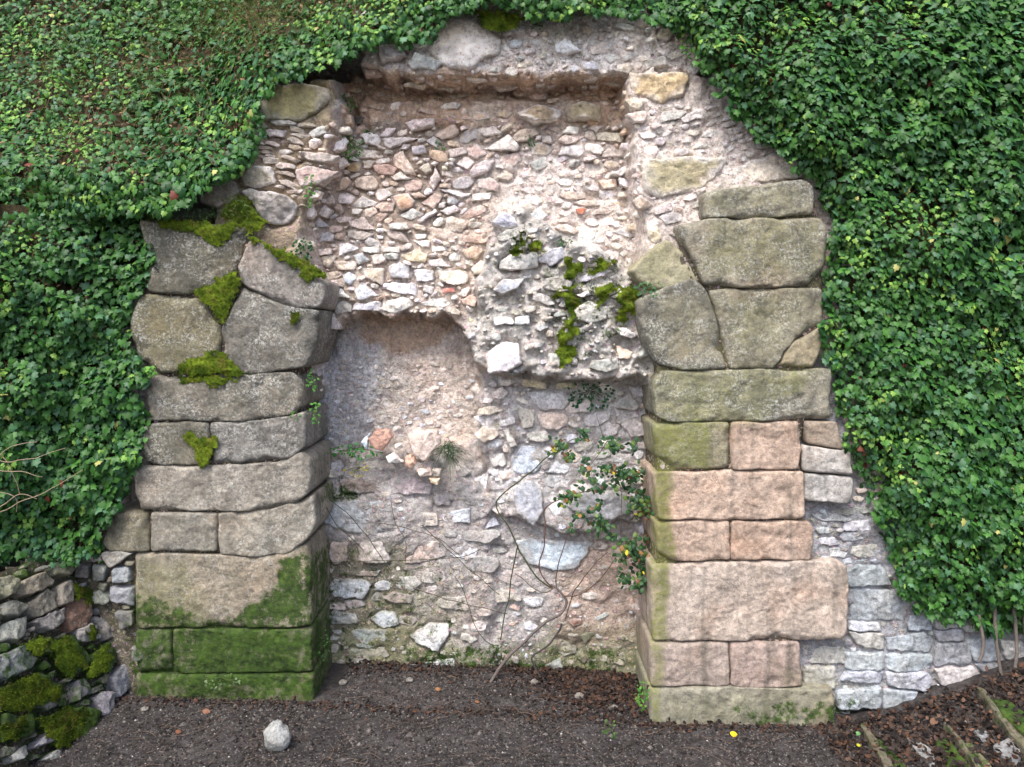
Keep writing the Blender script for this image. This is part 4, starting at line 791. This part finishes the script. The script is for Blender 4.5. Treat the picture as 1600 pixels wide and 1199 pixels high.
def tube(acc, pts, r0, r1, col, n=6):
    P = np.asarray(pts, float); k = len(P); T_ = np.gradient(P, axis=0); T_ /= np.linalg.norm(T_, axis=1)[:, None]+1e-9
    A = np.cross(T_, [0.3, 1, .2]); A /= np.linalg.norm(A, axis=1)[:, None]+1e-9; B = np.cross(T_, A); an = np.arange(n)*2*math.pi/n
    rr = np.linspace(r0, r1, k)[:, None, None]; V = (P[:, None]+rr*(np.cos(an)[None, :, None]*A[:, None]+np.sin(an)[None, :, None]*B[:, None])).reshape(-1, 3)
    i = np.arange(k-1)[:, None]*n; j = np.arange(n)[None]; Q = np.stack([i+j, i+(j+1) % n, i+n+(j+1) % n, i+n+j], -1).reshape(-1, 4)
    acc.add(V, Q, None, lin(col))
def curve(pts, sub_=6, wob=0., seed=0):
    P = np.asarray(pts, float); out = []; k = len(P)
    for i in range(k-1):
        p0, p1, p2, p3 = P[max(i-1, 0)], P[i], P[i+1], P[min(i+2, k-1)]
        for s in range(sub_):
            t = s/sub_; out.append(.5*((2*p1)+(-p0+p2)*t+(2*p0-5*p1+4*p2-p3)*t*t+(-p0+3*p1-3*p2+p3)*t**3))
    out.append(P[-1]); out = np.array(out)
    if wob: out = out+np.stack([vn(out*14, seed+j) for j in range(3)], 1)*wob
    return out
def vines(acc, Df, poly, m_, seed, col=(96,78,62)):
    rs = np.random.RandomState(seed); P_ = np.asarray(poly, float); x0, y0 = P_.min(0); x1, y1 = P_.max(0)
    for _ in range(m_):
        X, Y = rs.uniform(x0, x1), rs.uniform(y0, y1)
        if psd(np.array([X]), np.array([Y]), poly)[0] < 12: continue
        pts = []; dx = rs.uniform(-14, 14)
        for k in range(5):
            q = np.array([X+dx*k+rs.normal()*5]), np.array([Y+k*16.+rs.normal()*3])
            if psd(q[0], q[1], poly)[0] < 4: break
            pts.append(pt(q[0], q[1], Df(*q)+.03)[0])
        if len(pts) > 2: tube(acc, curve(pts, 4), .004, .002, col, 5)
def brown(X, Y):
    P = np.stack([X/60, Y/38, X*0], 1); f = fbm(P, 1, 3, 99)
    s = np.exp(-((X-170)/110)**2-((Y-200)/60)**2)*.5+np.exp(-((X-270)/90)**2-((Y-85)/45)**2)*.75+np.exp(-((X-430)/90)**2-((Y-15)/30)**2)*.6
    return np.clip(f*.35+s*.75, 0, .8)
def brownL(X, Y):
    return np.clip(np.exp(-((X-90)/60)**2-((Y-442)/17)**2)*.95+np.exp(-((X-20)/60)**2-((Y-360)/25)**2)*.4, 0, .95)
for nm, Df, poly, cnt, sd, ho, yg, fu, loc, lab in [
  ('ivy', D_upper, IVY_U, 21000, 21, brown, .58, -.05, (-2.4, .5, 3.2), 'ivy thicket with grass and dead litter over the upper left bank and the crest'),
  ('ivy', D_lower, IVY_L, 9500, 22, brownL, .36, .34, (-2.9, -.2, .9), 'smaller dark ivy patch left of the left pier, above the retaining wall'),
  ('ivy', D_right, IVY_R, 25000, 23, None, .44, .42, (2.8, -.1, .6), 'dense dark green ivy curtain covering the right side down to the low wall')]:
    t = thing(nm, loc, lab, 'ivy', 'ivy masses around the ruin')
    tag(ivy_mass(Df, poly, cnt, sd, ho, yg, fu).build('foliage', M_LEAF, t), None, None, kind='stuff')
    a = Acc(); vines(a, Df, poly, 260, sd+50); tag(a.build('stems', M_BARK, t), None, None, kind='stuff')
    if poly is IVY_R:
        for pl in ([(1552,940),(1556,990),(1560,1030),(1566,1068)], [(1582,950),(1588,1000),(1584,1060)], [(1600,960),(1604,1010),(1612,1050)], [(1530,960),(1536,1000),(1532,1035)]):
            P = pt([p[0] for p in pl], [p[1] for p in pl], [4.99]*len(pl)); a = Acc(); tube(a, curve(P, 6, .006, 3), .012, .010, (120,112,104), 7); a.build('trunk', M_BARK, t)
# dead leaves and grass on the upper bank
def litter(acc, X, Y, hit, up, rs, pal, sz=(.02, .04), lift=.004):
    n = len(X); P = hit(X, Y)+up*lift; N_ = up+rs.normal(size=(n, 3))*.45; T_ = rs.normal(size=(n, 3)); c = lin(np.array(pal)[rs.randint(0, len(pal), n)])*rs.uniform(.6, 1.25, (n, 1))
    put_leaves(acc, P, N_, T_, rs.uniform(*sz, n), c, 'ovate', 1.6)
BR = [(112,88,68), (92,72,56), (138,112,84), (72,56,46), (156,126,92), (104,88,76)]
rs = np.random.RandomState(5); X = rs.uniform(-150, 700, 9000); Y = rs.uniform(-140, 330, 9000); k = (psd(X, Y, IVY_U) > 8) & (rs.uniform(size=9000) < brown(X, Y)+.25)
a = Acc(); litter(a, X[k], Y[k], lambda x, y: pt(x, y, D_upper(x, y)+.055), np.array([0, -.7, .7]), rs, BR, (.02, .04), .01)
X = rs.uniform(-150, 230, 3000); Y = rs.uniform(340, 860, 3000); k = (psd(X, Y, IVY_L) > 8) & (rs.uniform(size=3000) < brownL(X, Y)+.15)
litter(a, X[k], Y[k], lambda x, y: pt(x, y, D_lower(x, y)+.055), np.array([0, -.8, .5]), rs, BR, (.02, .04), .01)
tag(a.build('dead_leaves', M_LITTER), 'brown dead leaves and twigs caught between the ivy on the left bank', 'leaf litter', kind='stuff')
def blades(acc, P, rs, ln, wd, droop, c0, c1, up=(0, -.35, 1)):
    n = len(P); d = np.array(up)+rs.normal(size=(n, 3))*.42; d /= np.linalg.norm(d, axis=1)[:, None]; L = rs.uniform(ln*.5, ln, n)[:, None]; s = np.cross(d, rs.normal(size=(n, 3))); s /= np.linalg.norm(s, axis=1)[:, None]
    out = d*np.array([1, 1, 0]); out /= np.linalg.norm(out, axis=1)[:, None]+1e-6; V = []
    for f, wf in ((0, 1), (.35, .9), (.7, .6), (1, .05)):
        p = P+d*L*f+(out*.25-np.array([0, 0, 1.])*.6)*L*droop*f*f; V += [p-s*wd*wf, p+s*wd*wf]
    V = np.stack(V, 1).reshape(-1, 3); b = np.arange(n)[:, None]*8; Q = np.concatenate([b+np.array([[j, j+1, j+3, j+2]]) for j in (0, 2, 4)])
    t = rs.uniform(0, 1, (n, 1)); acc.add(V, Q, None, np.repeat(lin(c0)*(1-t)+lin(c1)*t, 8, 0))
rs = np.random.RandomState(9); a = Acc()
for cx, cy, sx, sy, n in ((110,90,40,30,420),(280,50,60,30,600),(250,130,50,25,350),(430,15,70,20,500),(160,215,70,40,300),(330,20,60,25,400),(60,300,60,20,160),(420,60,60,20,250)):
    X = rs.normal(cx, sx, n); Y = rs.normal(cy, sy, n); k = psd(X, Y, IVY_U) > 6; blades(a, pt(X[k], Y[k], D_upper(X[k], Y[k])+.02), rs, .15, .0018, .9, (84,120,58), (150,150,92))
tag(a.build('grass', M_SOFT), 'wispy green grass growing through the ivy of the upper left bank', 'grass', kind='stuff')
a = Acc(); X = rs.uniform(222, 375, 420); Y = rs.normal(338, 5, 420); P = pt(X, Y, np.full(420, 5.06)+rs.uniform(0, .12, 420)); blades(a, P, rs, .08, .0016, 1.1, (84,124,60), (140,164,110))
X = rs.normal(375, 18, 200); Y = rs.normal(325, 12, 200); blades(a, pt(X, Y, np.full(200, 4.99)), rs, .05, .0014, 1.1, (90,130,50), (150,170,110))
tag(a.build('grass', M_SOFT), 'short grass fringe on top of the left pier behind the moss', 'grass', kind='stuff')
# ------------------------------------------------------------ small plants on the masonry
def herb(px, py, rx, ry, n, surf, label, size=.022, c0=(52,100,48), c1=(96,146,70), kind='ovate', lift=.05, nm='wall_herb', cat='plant'):
    rs = np.random.RandomState(int(px*7+py)); b = surf.hit([px], [py-ry*.3])[0]; t = thing(nm, tuple(b), label, cat, 'small plants rooted in the masonry')
    X = px+rs.uniform(-1, 1, n)*rx; Y = py+rs.uniform(-1, 1, n)*ry; k = ((X-px)/rx)**2+((Y-py)/ry)**2 < 1; X, Y = X[k], Y[k]; m_ = len(X)
    D = (b[1]-CY)-lift*rs.uniform(.2, 1.2, m_); P = pt(X, Y, D); tt = rs.uniform(0, 1, (m_, 1))
    a = Acc(); put_leaves(a, P, np.array([0, -1, .6])+rs.normal(size=(m_, 3))*.45, (P-b)*np.array([1, 0, 1])*8+rs.normal(size=(m_, 3))*.5+np.array([0, 0, -.2]), rs.uniform(size*.6, size*1.2, m_), (lin(c0)*(1-tt)+lin(c1)*tt), kind)
    a.build('foliage', M_SOFT, t); a = Acc()
    for p in P[::3]: tube(a, curve([b+np.array([0, .02, 0]), (b+p)/2+np.array([0, -.02, .01]), p], 4), .0016, .0009, (86,104,56), 4)
    a.build('stems', M_SOFT, t); return t
herb(540,162,16,14,60,SW,'green herb at the left end of the long dark groove')
herb(545,228,22,22,90,SW,'leafy herb spreading below the left end of the groove')
herb(575,208,12,6,26,SW,'small sprig just right of the herb below the groove')
herb(686,226,8,11,22,SW,'tiny bright plant in the middle of the upper rubble', .018)
herb(684,152,7,5,12,SW,'tiniest seedling inside the groove', .014)
herb(827,222,9,12,26,SW,'small dark plant under the right half of the groove', .02, (46,86,50), (76,120,70))
herb(838,42,8,12,26,SW,'pale plant on the broken crest below the top ivy', .02)
herb(486,292,13,18,46,Face(.02),'herb on the pinkish mortar left of the white rubble', .02)
herb(484,318,9,10,24,Face(.02),'lower sprig under the herb on the left mortar', .018)
herb(474,390,19,16,70,Face(.05),'dark herb tucked behind the leaning arch stone', .026, (34,70,44), (60,100,60))
herb(881,381,11,9,34,SW,'little dark rosette on top of the projecting lump', .018, (34,76,46), (70,110,60))
herb(1012,452,24,13,60,Face(-.03),'fern like sprig between the triangular stone and the lump', .02, (54,96,60), (96,140,92))
herb(923,618,36,22,110,SW,'broad leafed plant hanging just under the projecting lump', .028, (46,90,60), (84,130,90), lift=.08)
herb(555,706,44,10,90,Face(.46),'low spreading green plant on the ledge left of the red chunk', .022, (40,110,50), (80,150,70))
herb(562,735,22,10,26,Face(.44),'yellowing weed just below the spreading plant', .018, (90,120,50), (210,190,50))
herb(487,596,9,17,40,Face(.06),'upper sprig on the inner corner of the left pier', .02)
herb(492,645,11,18,46,Face(.05),'lower sprig on the inner corner of the left pier', .02)
herb(462,650,9,8,18,Face(-.01),'small sprig on the right end of the fifth course of the left pier', .016)
herb(233,580,8,8,24,Face(-.03),'light green ivy seedling at the left corner of the left pier', .028, (80,130,60), (120,170,80), kind='ivy')
herb(1004,1086,9,22,50,Face(-.02),'green weed at the foot of the right pier inside the recess', .022, (60,120,50), (110,160,70))
herb(952,1140,11,14,30,Face(-.32),'small weed in the gravel left of the right pier foot', .018, (60,90,50), (90,120,60))
herb(345,1066,30,12,34,Face(-.02),'pale weeds clinging to the slimy base of the left pier', .02, (70,100,60), (120,140,100))
herb(505,1010,10,26,50,Face(.2),'weed in the corner where the left pier meets the recess', .02, (50,92,44), (80,120,60))
t = thing('grass_tuft', tuple(Face(.45).hit([700],[695])[0]), 'dark drooping grass tuft right of the triangular loose stone', 'plant', 'small plants rooted in the masonry')
a = Acc(); P = pt(rs.normal(700, 5, 130), rs.normal(700, 6, 130), np.full(130, 5.40)); blades(a, P, rs, .19, .0022, 1.5, (44,66,46), (84,104,76), (.15, -.6, .35)); a.build('blades', M_SOFT, t)
# ------------------------------------------------------------ bramble in the recess
t = thing('bramble', tuple(SG.hit([768],[1060])[0]), 'sprawling bramble with bare arching canes and green and yellow leaves in the recess', 'bush')
def cane(pts, d0, d1, r0, r1, col=(104,90,78), w_=.006):
    n = len(pts); P = pt([p[0] for p in pts], [p[1] for p in pts], np.linspace(d0, d1, n)); return curve(P, 7, w_, 3), r0, r1, col
CAN = [
 cane(A7((268,985),(340,870),(460,750),(600,620),(700,560),(738,500),(720,450),(680,400),(645,378)), 5.32, 5.30, .011, .007, (132,122,116)),
 cane(A7((655,405),(560,330),(480,220),(430,130),(370,0))+[(775,786),(812,752),(855,716),(880,700)], 5.30, 5.22, .006, .003, (92,98,66)),
 cane(A7((435,130),(405,270),(380,450),(350,570),(330,720)), 5.26, 5.33, .0045, .003, (92,98,70)),
 cane(A7((655,400),(570,280),(600,130),(610,0))+A6((610,940),(760,860),(960,820)), 5.30, 5.25, .005, .0025, (120,88,78)),
 cane(A7((680,390),(680,290),(720,150),(760,20))+A6((780,1010)), 5.30, 5.26, .004, .002, (110,90,80)),
 cane(A7((720,450),(820,440),(920,370),(1000,280),(1060,190)), 5.30, 5.22, .004, .002, (110,90,80)),
 cane(A7((735,590),(780,440),(840,340),(920,250),(1000,170)), 5.32, 5.2, .004, .002, (110,90,80)),
 cane(A7((655,405),(600,422),(550,410),(480,350),(420,310)), 5.28, 5.26, .004, .002, (110,100,80)),
 cane(A7((712,620),(690,680),(620,760),(530,830),(545,890),(575,955)), 5.30, 5.28, .006, .005, (84,78,76)),
 cane(A6((855,715),(1000,520)), 5.25, 5.3, .002, .002), cane(A6((660,620),(760,520),(880,500)), 5.25, 5.25, .0025, .002, (90,100,60)),
 cane(A6((1080,790),(1082,930),(1085,1090)), 5.22, 5.22, .002, .0015), cane(A6((930,350),(975,520)), 5.28, 5.28, .0018, .0015),
 cane(A5((180,890),(240,1010),(330,1100),(430,1200)), 5.30, 5.3, .0025, .002, (80,84,66)), cane(A5((230,890),(350,990),(480,1150),(600,1330)), 5.28, 5.3, .003, .002, (80,84,66)),
 cane(A5((600,900),(630,1030),(690,1140),(690,1270)), 5.3, 5.3, .0022, .002), cane(A8((740,400),(1000,480),(1330,560)), 5.3, 5.32, .003, .002),
 cane(A5((360,1030),(600,1040),(900,1130),(1030,1230)), 5.3, 5.3, .002, .002), cane(A8((1000,320),(1060,420),(1130,640),(1230,750),(1340,740)), 5.34, 5.34, .0025, .002, (80,88,60)),
 cane(A8((800,0),(900,100),(1050,240),(1280,440)), 5.34, 5.34, .0025, .002, (96,96,70)), cane(A8((200,240),(500,230),(1000,210),(1160,160)), 5.36, 5.36, .002, .002, (90,90,60)),
]
for cv, r0, r1, col in CAN:
    a = Acc(); tube(a, cv, r0*1.0, r1*1.3, np.array(col)*.85, 6); a.build('cane', M_BARK, t)
a = Acc(); rs = np.random.RandomState(31)
KF = 1.25
K = lambda u, v: (860+u/3.9944, 640+v/3.9967)
sp = [(60,240,50,40,34),(110,290,30,30,14),(200,140,25,25,8),(200,185,30,10,8),(210,320,24,18,8),(215,370,20,20,8),(380,225,70,45,46),(520,240,40,30,10),(360,370,50,30,24),(440,420,80,60,60),(520,400,50,60,30),(540,560,60,70,70),(600,620,40,60,34),(110,555,70,35,34),(260,430,40,30,12),(300,500,40,20,14),(280,625,30,22,12),(180,670,35,18,12),(320,720,60,45,36),(390,800,30,18,10),(500,860,70,60,60),(560,930,50,60,40),(460,900,40,60,26),(560,1090,35,40,26),(470,1060,40,35,20),(570,1010,40,30,16),(130,745,18,14,6),(600,800,20,16,6),(225,615,14,16,3),(180,465,24,20,5),(310,580,14,20,4)]
PT_, CC_ = [], []
for u, v, ru, rv, n in sp:
    for _ in range(int(n*KF)):
        x_, y_ = K(u+rs.normal()*ru*.55, v+rs.normal()*rv*.55); PT_.append(pt(np.array([x_]), np.array([y_]), np.array([5.2+rs.uniform(-.06, .1)]))[0])
        r = rs.uniform(); CC_.append(lin((210,190,50)) if r < .02 else lin((150,110,66)) if r < .05 else lin((110,76,54)) if r < .09 else lin((96,122,56)) if r < .25 else lin((30,64,36))*(1-(q := rs.uniform()))+lin((58,96,52))*q)
PT_ = np.array(PT_); n = len(PT_); put_leaves(a, PT_, np.array([0, -1, .5])+rs.normal(size=(n, 3))*.45, rs.normal(size=(n, 3))+np.array([0, 0, -.4]), rs.uniform(.024, .046, n), np.array(CC_), 'ovate'); tag(a.build('foliage', M_LEAF, t), None, None)
# dry twigs over the lower left ivy
t = thing('dry_branch', tuple(pt([-10],[800],[4.5])[0]), 'bare pale twigs sticking out over the ivy at the left edge', 'branch')
for pl in ([(-40,745),(20,700),(60,690)], [(-40,828),(10,796),(70,770),(130,735)], [(-40,735),(30,738),(65,745)], [(-40,765),(20,774),(28,800)], [(-20,810),(25,775),(55,780)], [(-40,700),(10,720),(30,772)], [(-30,720),(30,722),(100,700)]):
    P = pt([p[0] for p in pl], [p[1] for p in pl], np.linspace(4.5, 4.55, len(pl))); a = Acc(); tube(a, curve(P, 6, .01, 7), .004, .0018, (150,136,112), 5); a.build('twig', M_BARK, t)
# ------------------------------------------------------------ steps in the bottom right corner
rs = np.random.RandomState(61)
for k_, (px_, py_, r_, l_) in enumerate([(536,1070,.022,'small grey rubble chip by the inner corner of the left pier'),(905,1092,.026,'pale chip of rubble among the leaves inside the recess'),(960,1108,.018,'tiny rubble chip near the right end of the recess'),(640,1066,.02,'small chip just under the white wall stone'),(226,1112,.02,'small chip before the left corner of the left pier'),(835,1070,.024,'chip of rubble right of the bramble root')]):
    boulder(px_, py_, r_*1.3, r_, r_*.8, (112,108,102), l_)
st = thing('stone_steps', tuple(SG.hit([1480],[1170])[0]), 'mossy edged stone steps half buried in dead leaves at the bottom right', 'steps')
def slab(pl, h, col, msk, nm, lift=.0, par=st):
    P = SG.hit([p[0] for p in pl], [p[1] for p in pl]); z0 = P[:, 2].mean()+lift; O = resample(P[:, :2], .025, 1); k = len(O); c = O.mean(0); V = []
    for s, zz in ((1.02, -h), (1, -.008), (.97, 0)): Q = c+(O-c)*s; V.append(np.stack([Q[:, 0], Q[:, 1], np.full(k, z0+zz)], 1))
    for s in (.85, .65, .4, .2): Q = c+(O-c)*s; V.append(np.stack([Q[:, 0], Q[:, 1], np.full(k, z0+.003)], 1))
    V.append(np.array([[c[0], c[1], z0+.003]])); V = np.concatenate(V); V[:, 2] += (ground_z(V[:, 0], V[:, 1])-P[:, 2].mean()); V += np.stack([fbm(V, 14, 3, j) for j in range(3)], 1)*.007
    Q, T_ = ringfaces(k, 7); return Acc().add(V, Q, T_, lin(col), msk).build(nm, M_RUB, par)
E = lambda *p: crop(1280, 1020, 5, p)
slab(E((320,610),(350,605),(560,900),(600,1100),(560,1100),(480,900)), .1, (96,88,76), (.35,.1,.2), 'edging_stone', .05)
slab(E((360,650),(430,660),(640,860),(800,1100),(620,1100),(560,900),(440,740)), .08, (96,98,70), (.72,.2,.1), 'mossy_tread', .025)
slab(E((960,600),(990,600),(1240,900),(1340,1100),(1300,1100),(1190,900)), .1, (96,88,76), (.35,.1,.2), 'edging_stone', .05)
slab(E((900,700),(1000,690),(1150,860),(1240,1100),(1080,1100),(960,830)), .08, (96,98,70), (.85,.2,.1), 'mossy_tread', .02)
slab(E((1215,320),(1250,320),(1420,560),(1640,790),(1700,900),(1640,900),(1400,600)), .12, (98,92,78), (.35,.1,.2), 'edging_stone', .06)
slab(E((1300,400),(1480,420),(1600,520),(1800,640),(1800,850),(1640,740),(1440,560)), .1, (96,98,70), (.85,.2,.1), 'mossy_tread', .04)
slab(E((670,670),(760,700),(900,790),(910,900),(820,900),(740,770)), .06, (132,132,130), (.15,0,.2), 'paving_slab', .02)
slab(E((1180,610),(1320,640),(1330,690),(1250,700)), .05, (120,122,124), (.15,0,.2), 'paving_slab', .02)
slab(E((1350,780),(1500,700),(1560,780),(1580,880),(1420,860)), .05, (120,122,124), (.15,0,.2), 'paving_slab', .03)
slab(E((1120,740),(1180,740),(1330,900),(1400,1100),(1340,1100),(1240,900)), .08, (110,104,84), (.5,.1,.2), 'edging_stone', .035)
# ------------------------------------------------------------ gravel and leaf litter
rs = np.random.RandomState(77)
def inpier(x, y): return ((x > -2.45) & (x < -1.12) & (y > -.02)) | ((x > .86) & (y > -.02))
n = 26000; x = rs.uniform(-3, 3.6, n); y = rs.uniform(-1.0, .7, n); k = ~inpier(x, y); x, y = x[k], y[k]; n = len(x); z = ground_z(x, y)
s = rs.uniform(.0025, .0075, n)*(1+1.5*(rs.uniform(size=n) < .03)); O8 = np.array([(1,0,0),(-1,0,0),(0,1,0),(0,-1,0),(0,0,1),(0,0,-1)], float); T8 = np.array([(0,2,4),(2,1,4),(1,3,4),(3,0,4),(2,0,5),(1,2,5),(3,1,5),(0,3,5)])
V = np.stack([x, y, z], 1)[:, None]+O8[None]*s[:, None, None]*rs.uniform(.6, 1.4, (n, 6, 1)); tt = rs.uniform(0, 1, (n, 1)); gc = lin((74,70,68))*(1-tt)+lin((126,120,115))*tt; b = rs.uniform(size=n) < .012; gc[b] = lin((176,172,166)); b = rs.uniform(size=n) < .25; gc[b] = lin((44,40,39))
tag(Acc().add(V.reshape(-1, 3), None, (T8[None]+np.arange(n)[:, None, None]*6).reshape(-1, 3), np.repeat(gc, 6, 0)).build('gravel', M_EARTH, smooth=False), 'fine dark gravel and soil crumbs over the ground before the recess', 'gravel', kind='stuff')
a = Acc()
def lit(n, xf, yf, pal, sz):
    x = xf(n); y = yf(n); k = ~inpier(x, y); x, y = x[k], y[k]; P = np.stack([x, y, ground_z(x, y)+rs.uniform(.002, .022, len(x))+(x > 2.0)*rs.uniform(0, .05, len(x))*(rs.uniform(size=len(x)) < .35)], 1); m_ = len(x)
    c = lin(np.array(pal)[rs.randint(0, len(pal), m_)])*rs.uniform(.5, 1.15, (m_, 1)); put_leaves(a, P, np.array([0, -.15, 1])+rs.normal(size=(m_, 3))*.5, rs.normal(size=(m_, 3)), rs.uniform(*sz, m_), c, 'ovate', 1.8)
DK = [(62,50,44),(48,40,37),(80,62,52),(38,34,32),(76,66,58),(92,64,48)]
lit(2900, lambda n: rs.normal(.66, .27, n), lambda n: rs.normal(.34, .16, n), DK+[(50,40,36),(60,48,44),(84,62,50)], (.02, .04))
lit(8200, lambda n: rs.uniform(1.9, 4.2, n), lambda n: rs.uniform(-1.1, .12, n), DK+[(112,86,70),(54,45,41),(44,38,36)], (.02, .045))
lit(1500, lambda n: rs.uniform(-1.2, 1.0, n), lambda n: rs.normal(.5, .08, n), DK, (.018, .035))
lit(900, lambda n: rs.uniform(-2.45, 2.2, n), lambda n: -.03-np.abs(rs.normal(0, .05, n)), DK, (.018, .032))
lit(5200, lambda n: rs.uniform(-2.6, 2.4, n), lambda n: rs.uniform(-.9, .5, n), [(60,54,52),(74,66,62),(50,44,44),(96,84,76)], (.010, .022))
tag(a.build('leaf_litter', M_LITTER), 'dark brown dead leaves covering the ground in the recess and on the steps', 'leaf litter', kind='stuff')
a = Acc()
for _ in range(900):
    x, y = rs.uniform(-2.3, 3.4), rs.uniform(-.9, .5)
    if inpier(np.array([x]), np.array([y]))[0]: continue
    d = rs.uniform(0, 3.14); L = rs.uniform(.02, .09); z = ground_z(np.array([x]), np.array([y]))[0]+.008; tube(a, curve([(x, y, z), (x+math.cos(d)*L, y+math.sin(d)*L, z+rs.uniform(0, .012)), (x+math.cos(d+.3)*L*2, y+math.sin(d+.3)*L*2, z)], 3), .0016, .001, R.choice([(96,82,72),(120,104,90),(66,56,50)]), 4)
tag(a.build('twig_litter', M_BARK), 'thin broken twigs strewn over the ground', 'twigs', kind='stuff')
for px, py, c, l, s_, y_ in [(1140,1150,(226,196,40),'bright yellow fallen leaf at the foot of the right pier',.05,0),(680,1080,(150,108,72),'orange fallen leaf in the middle of the gravel',.04,0),(742,1100,(140,96,62),'smaller orange brown leaf right of the orange one in the gravel',.03,0),
   (317,1115,(136,98,80),'pinkish brown fallen leaf before the left pier',.05,0),(275,1147,(120,80,58),'rust coloured leaf near the left wall',.035,0),(1335,1150,(120,170,110),'pale green fallen leaf where the low wall meets the ground',.045,0),(1337,1168,(200,196,60),'yellow green leaf just below the pale green one',.03,0)]:
    P = SG.hit([px], [py])+np.array([[0, -.01, .02]]); a = Acc(); put_leaves(a, P, np.array([[.1, -.75, .7]]), np.array([[.6, .2, -.3]]), np.array([s_]), lin(c)[None], 'ovate', 1.4); tag(a.build('fallen_leaf', M_LITTER), l, 'leaf', 'fallen leaves on the ground')
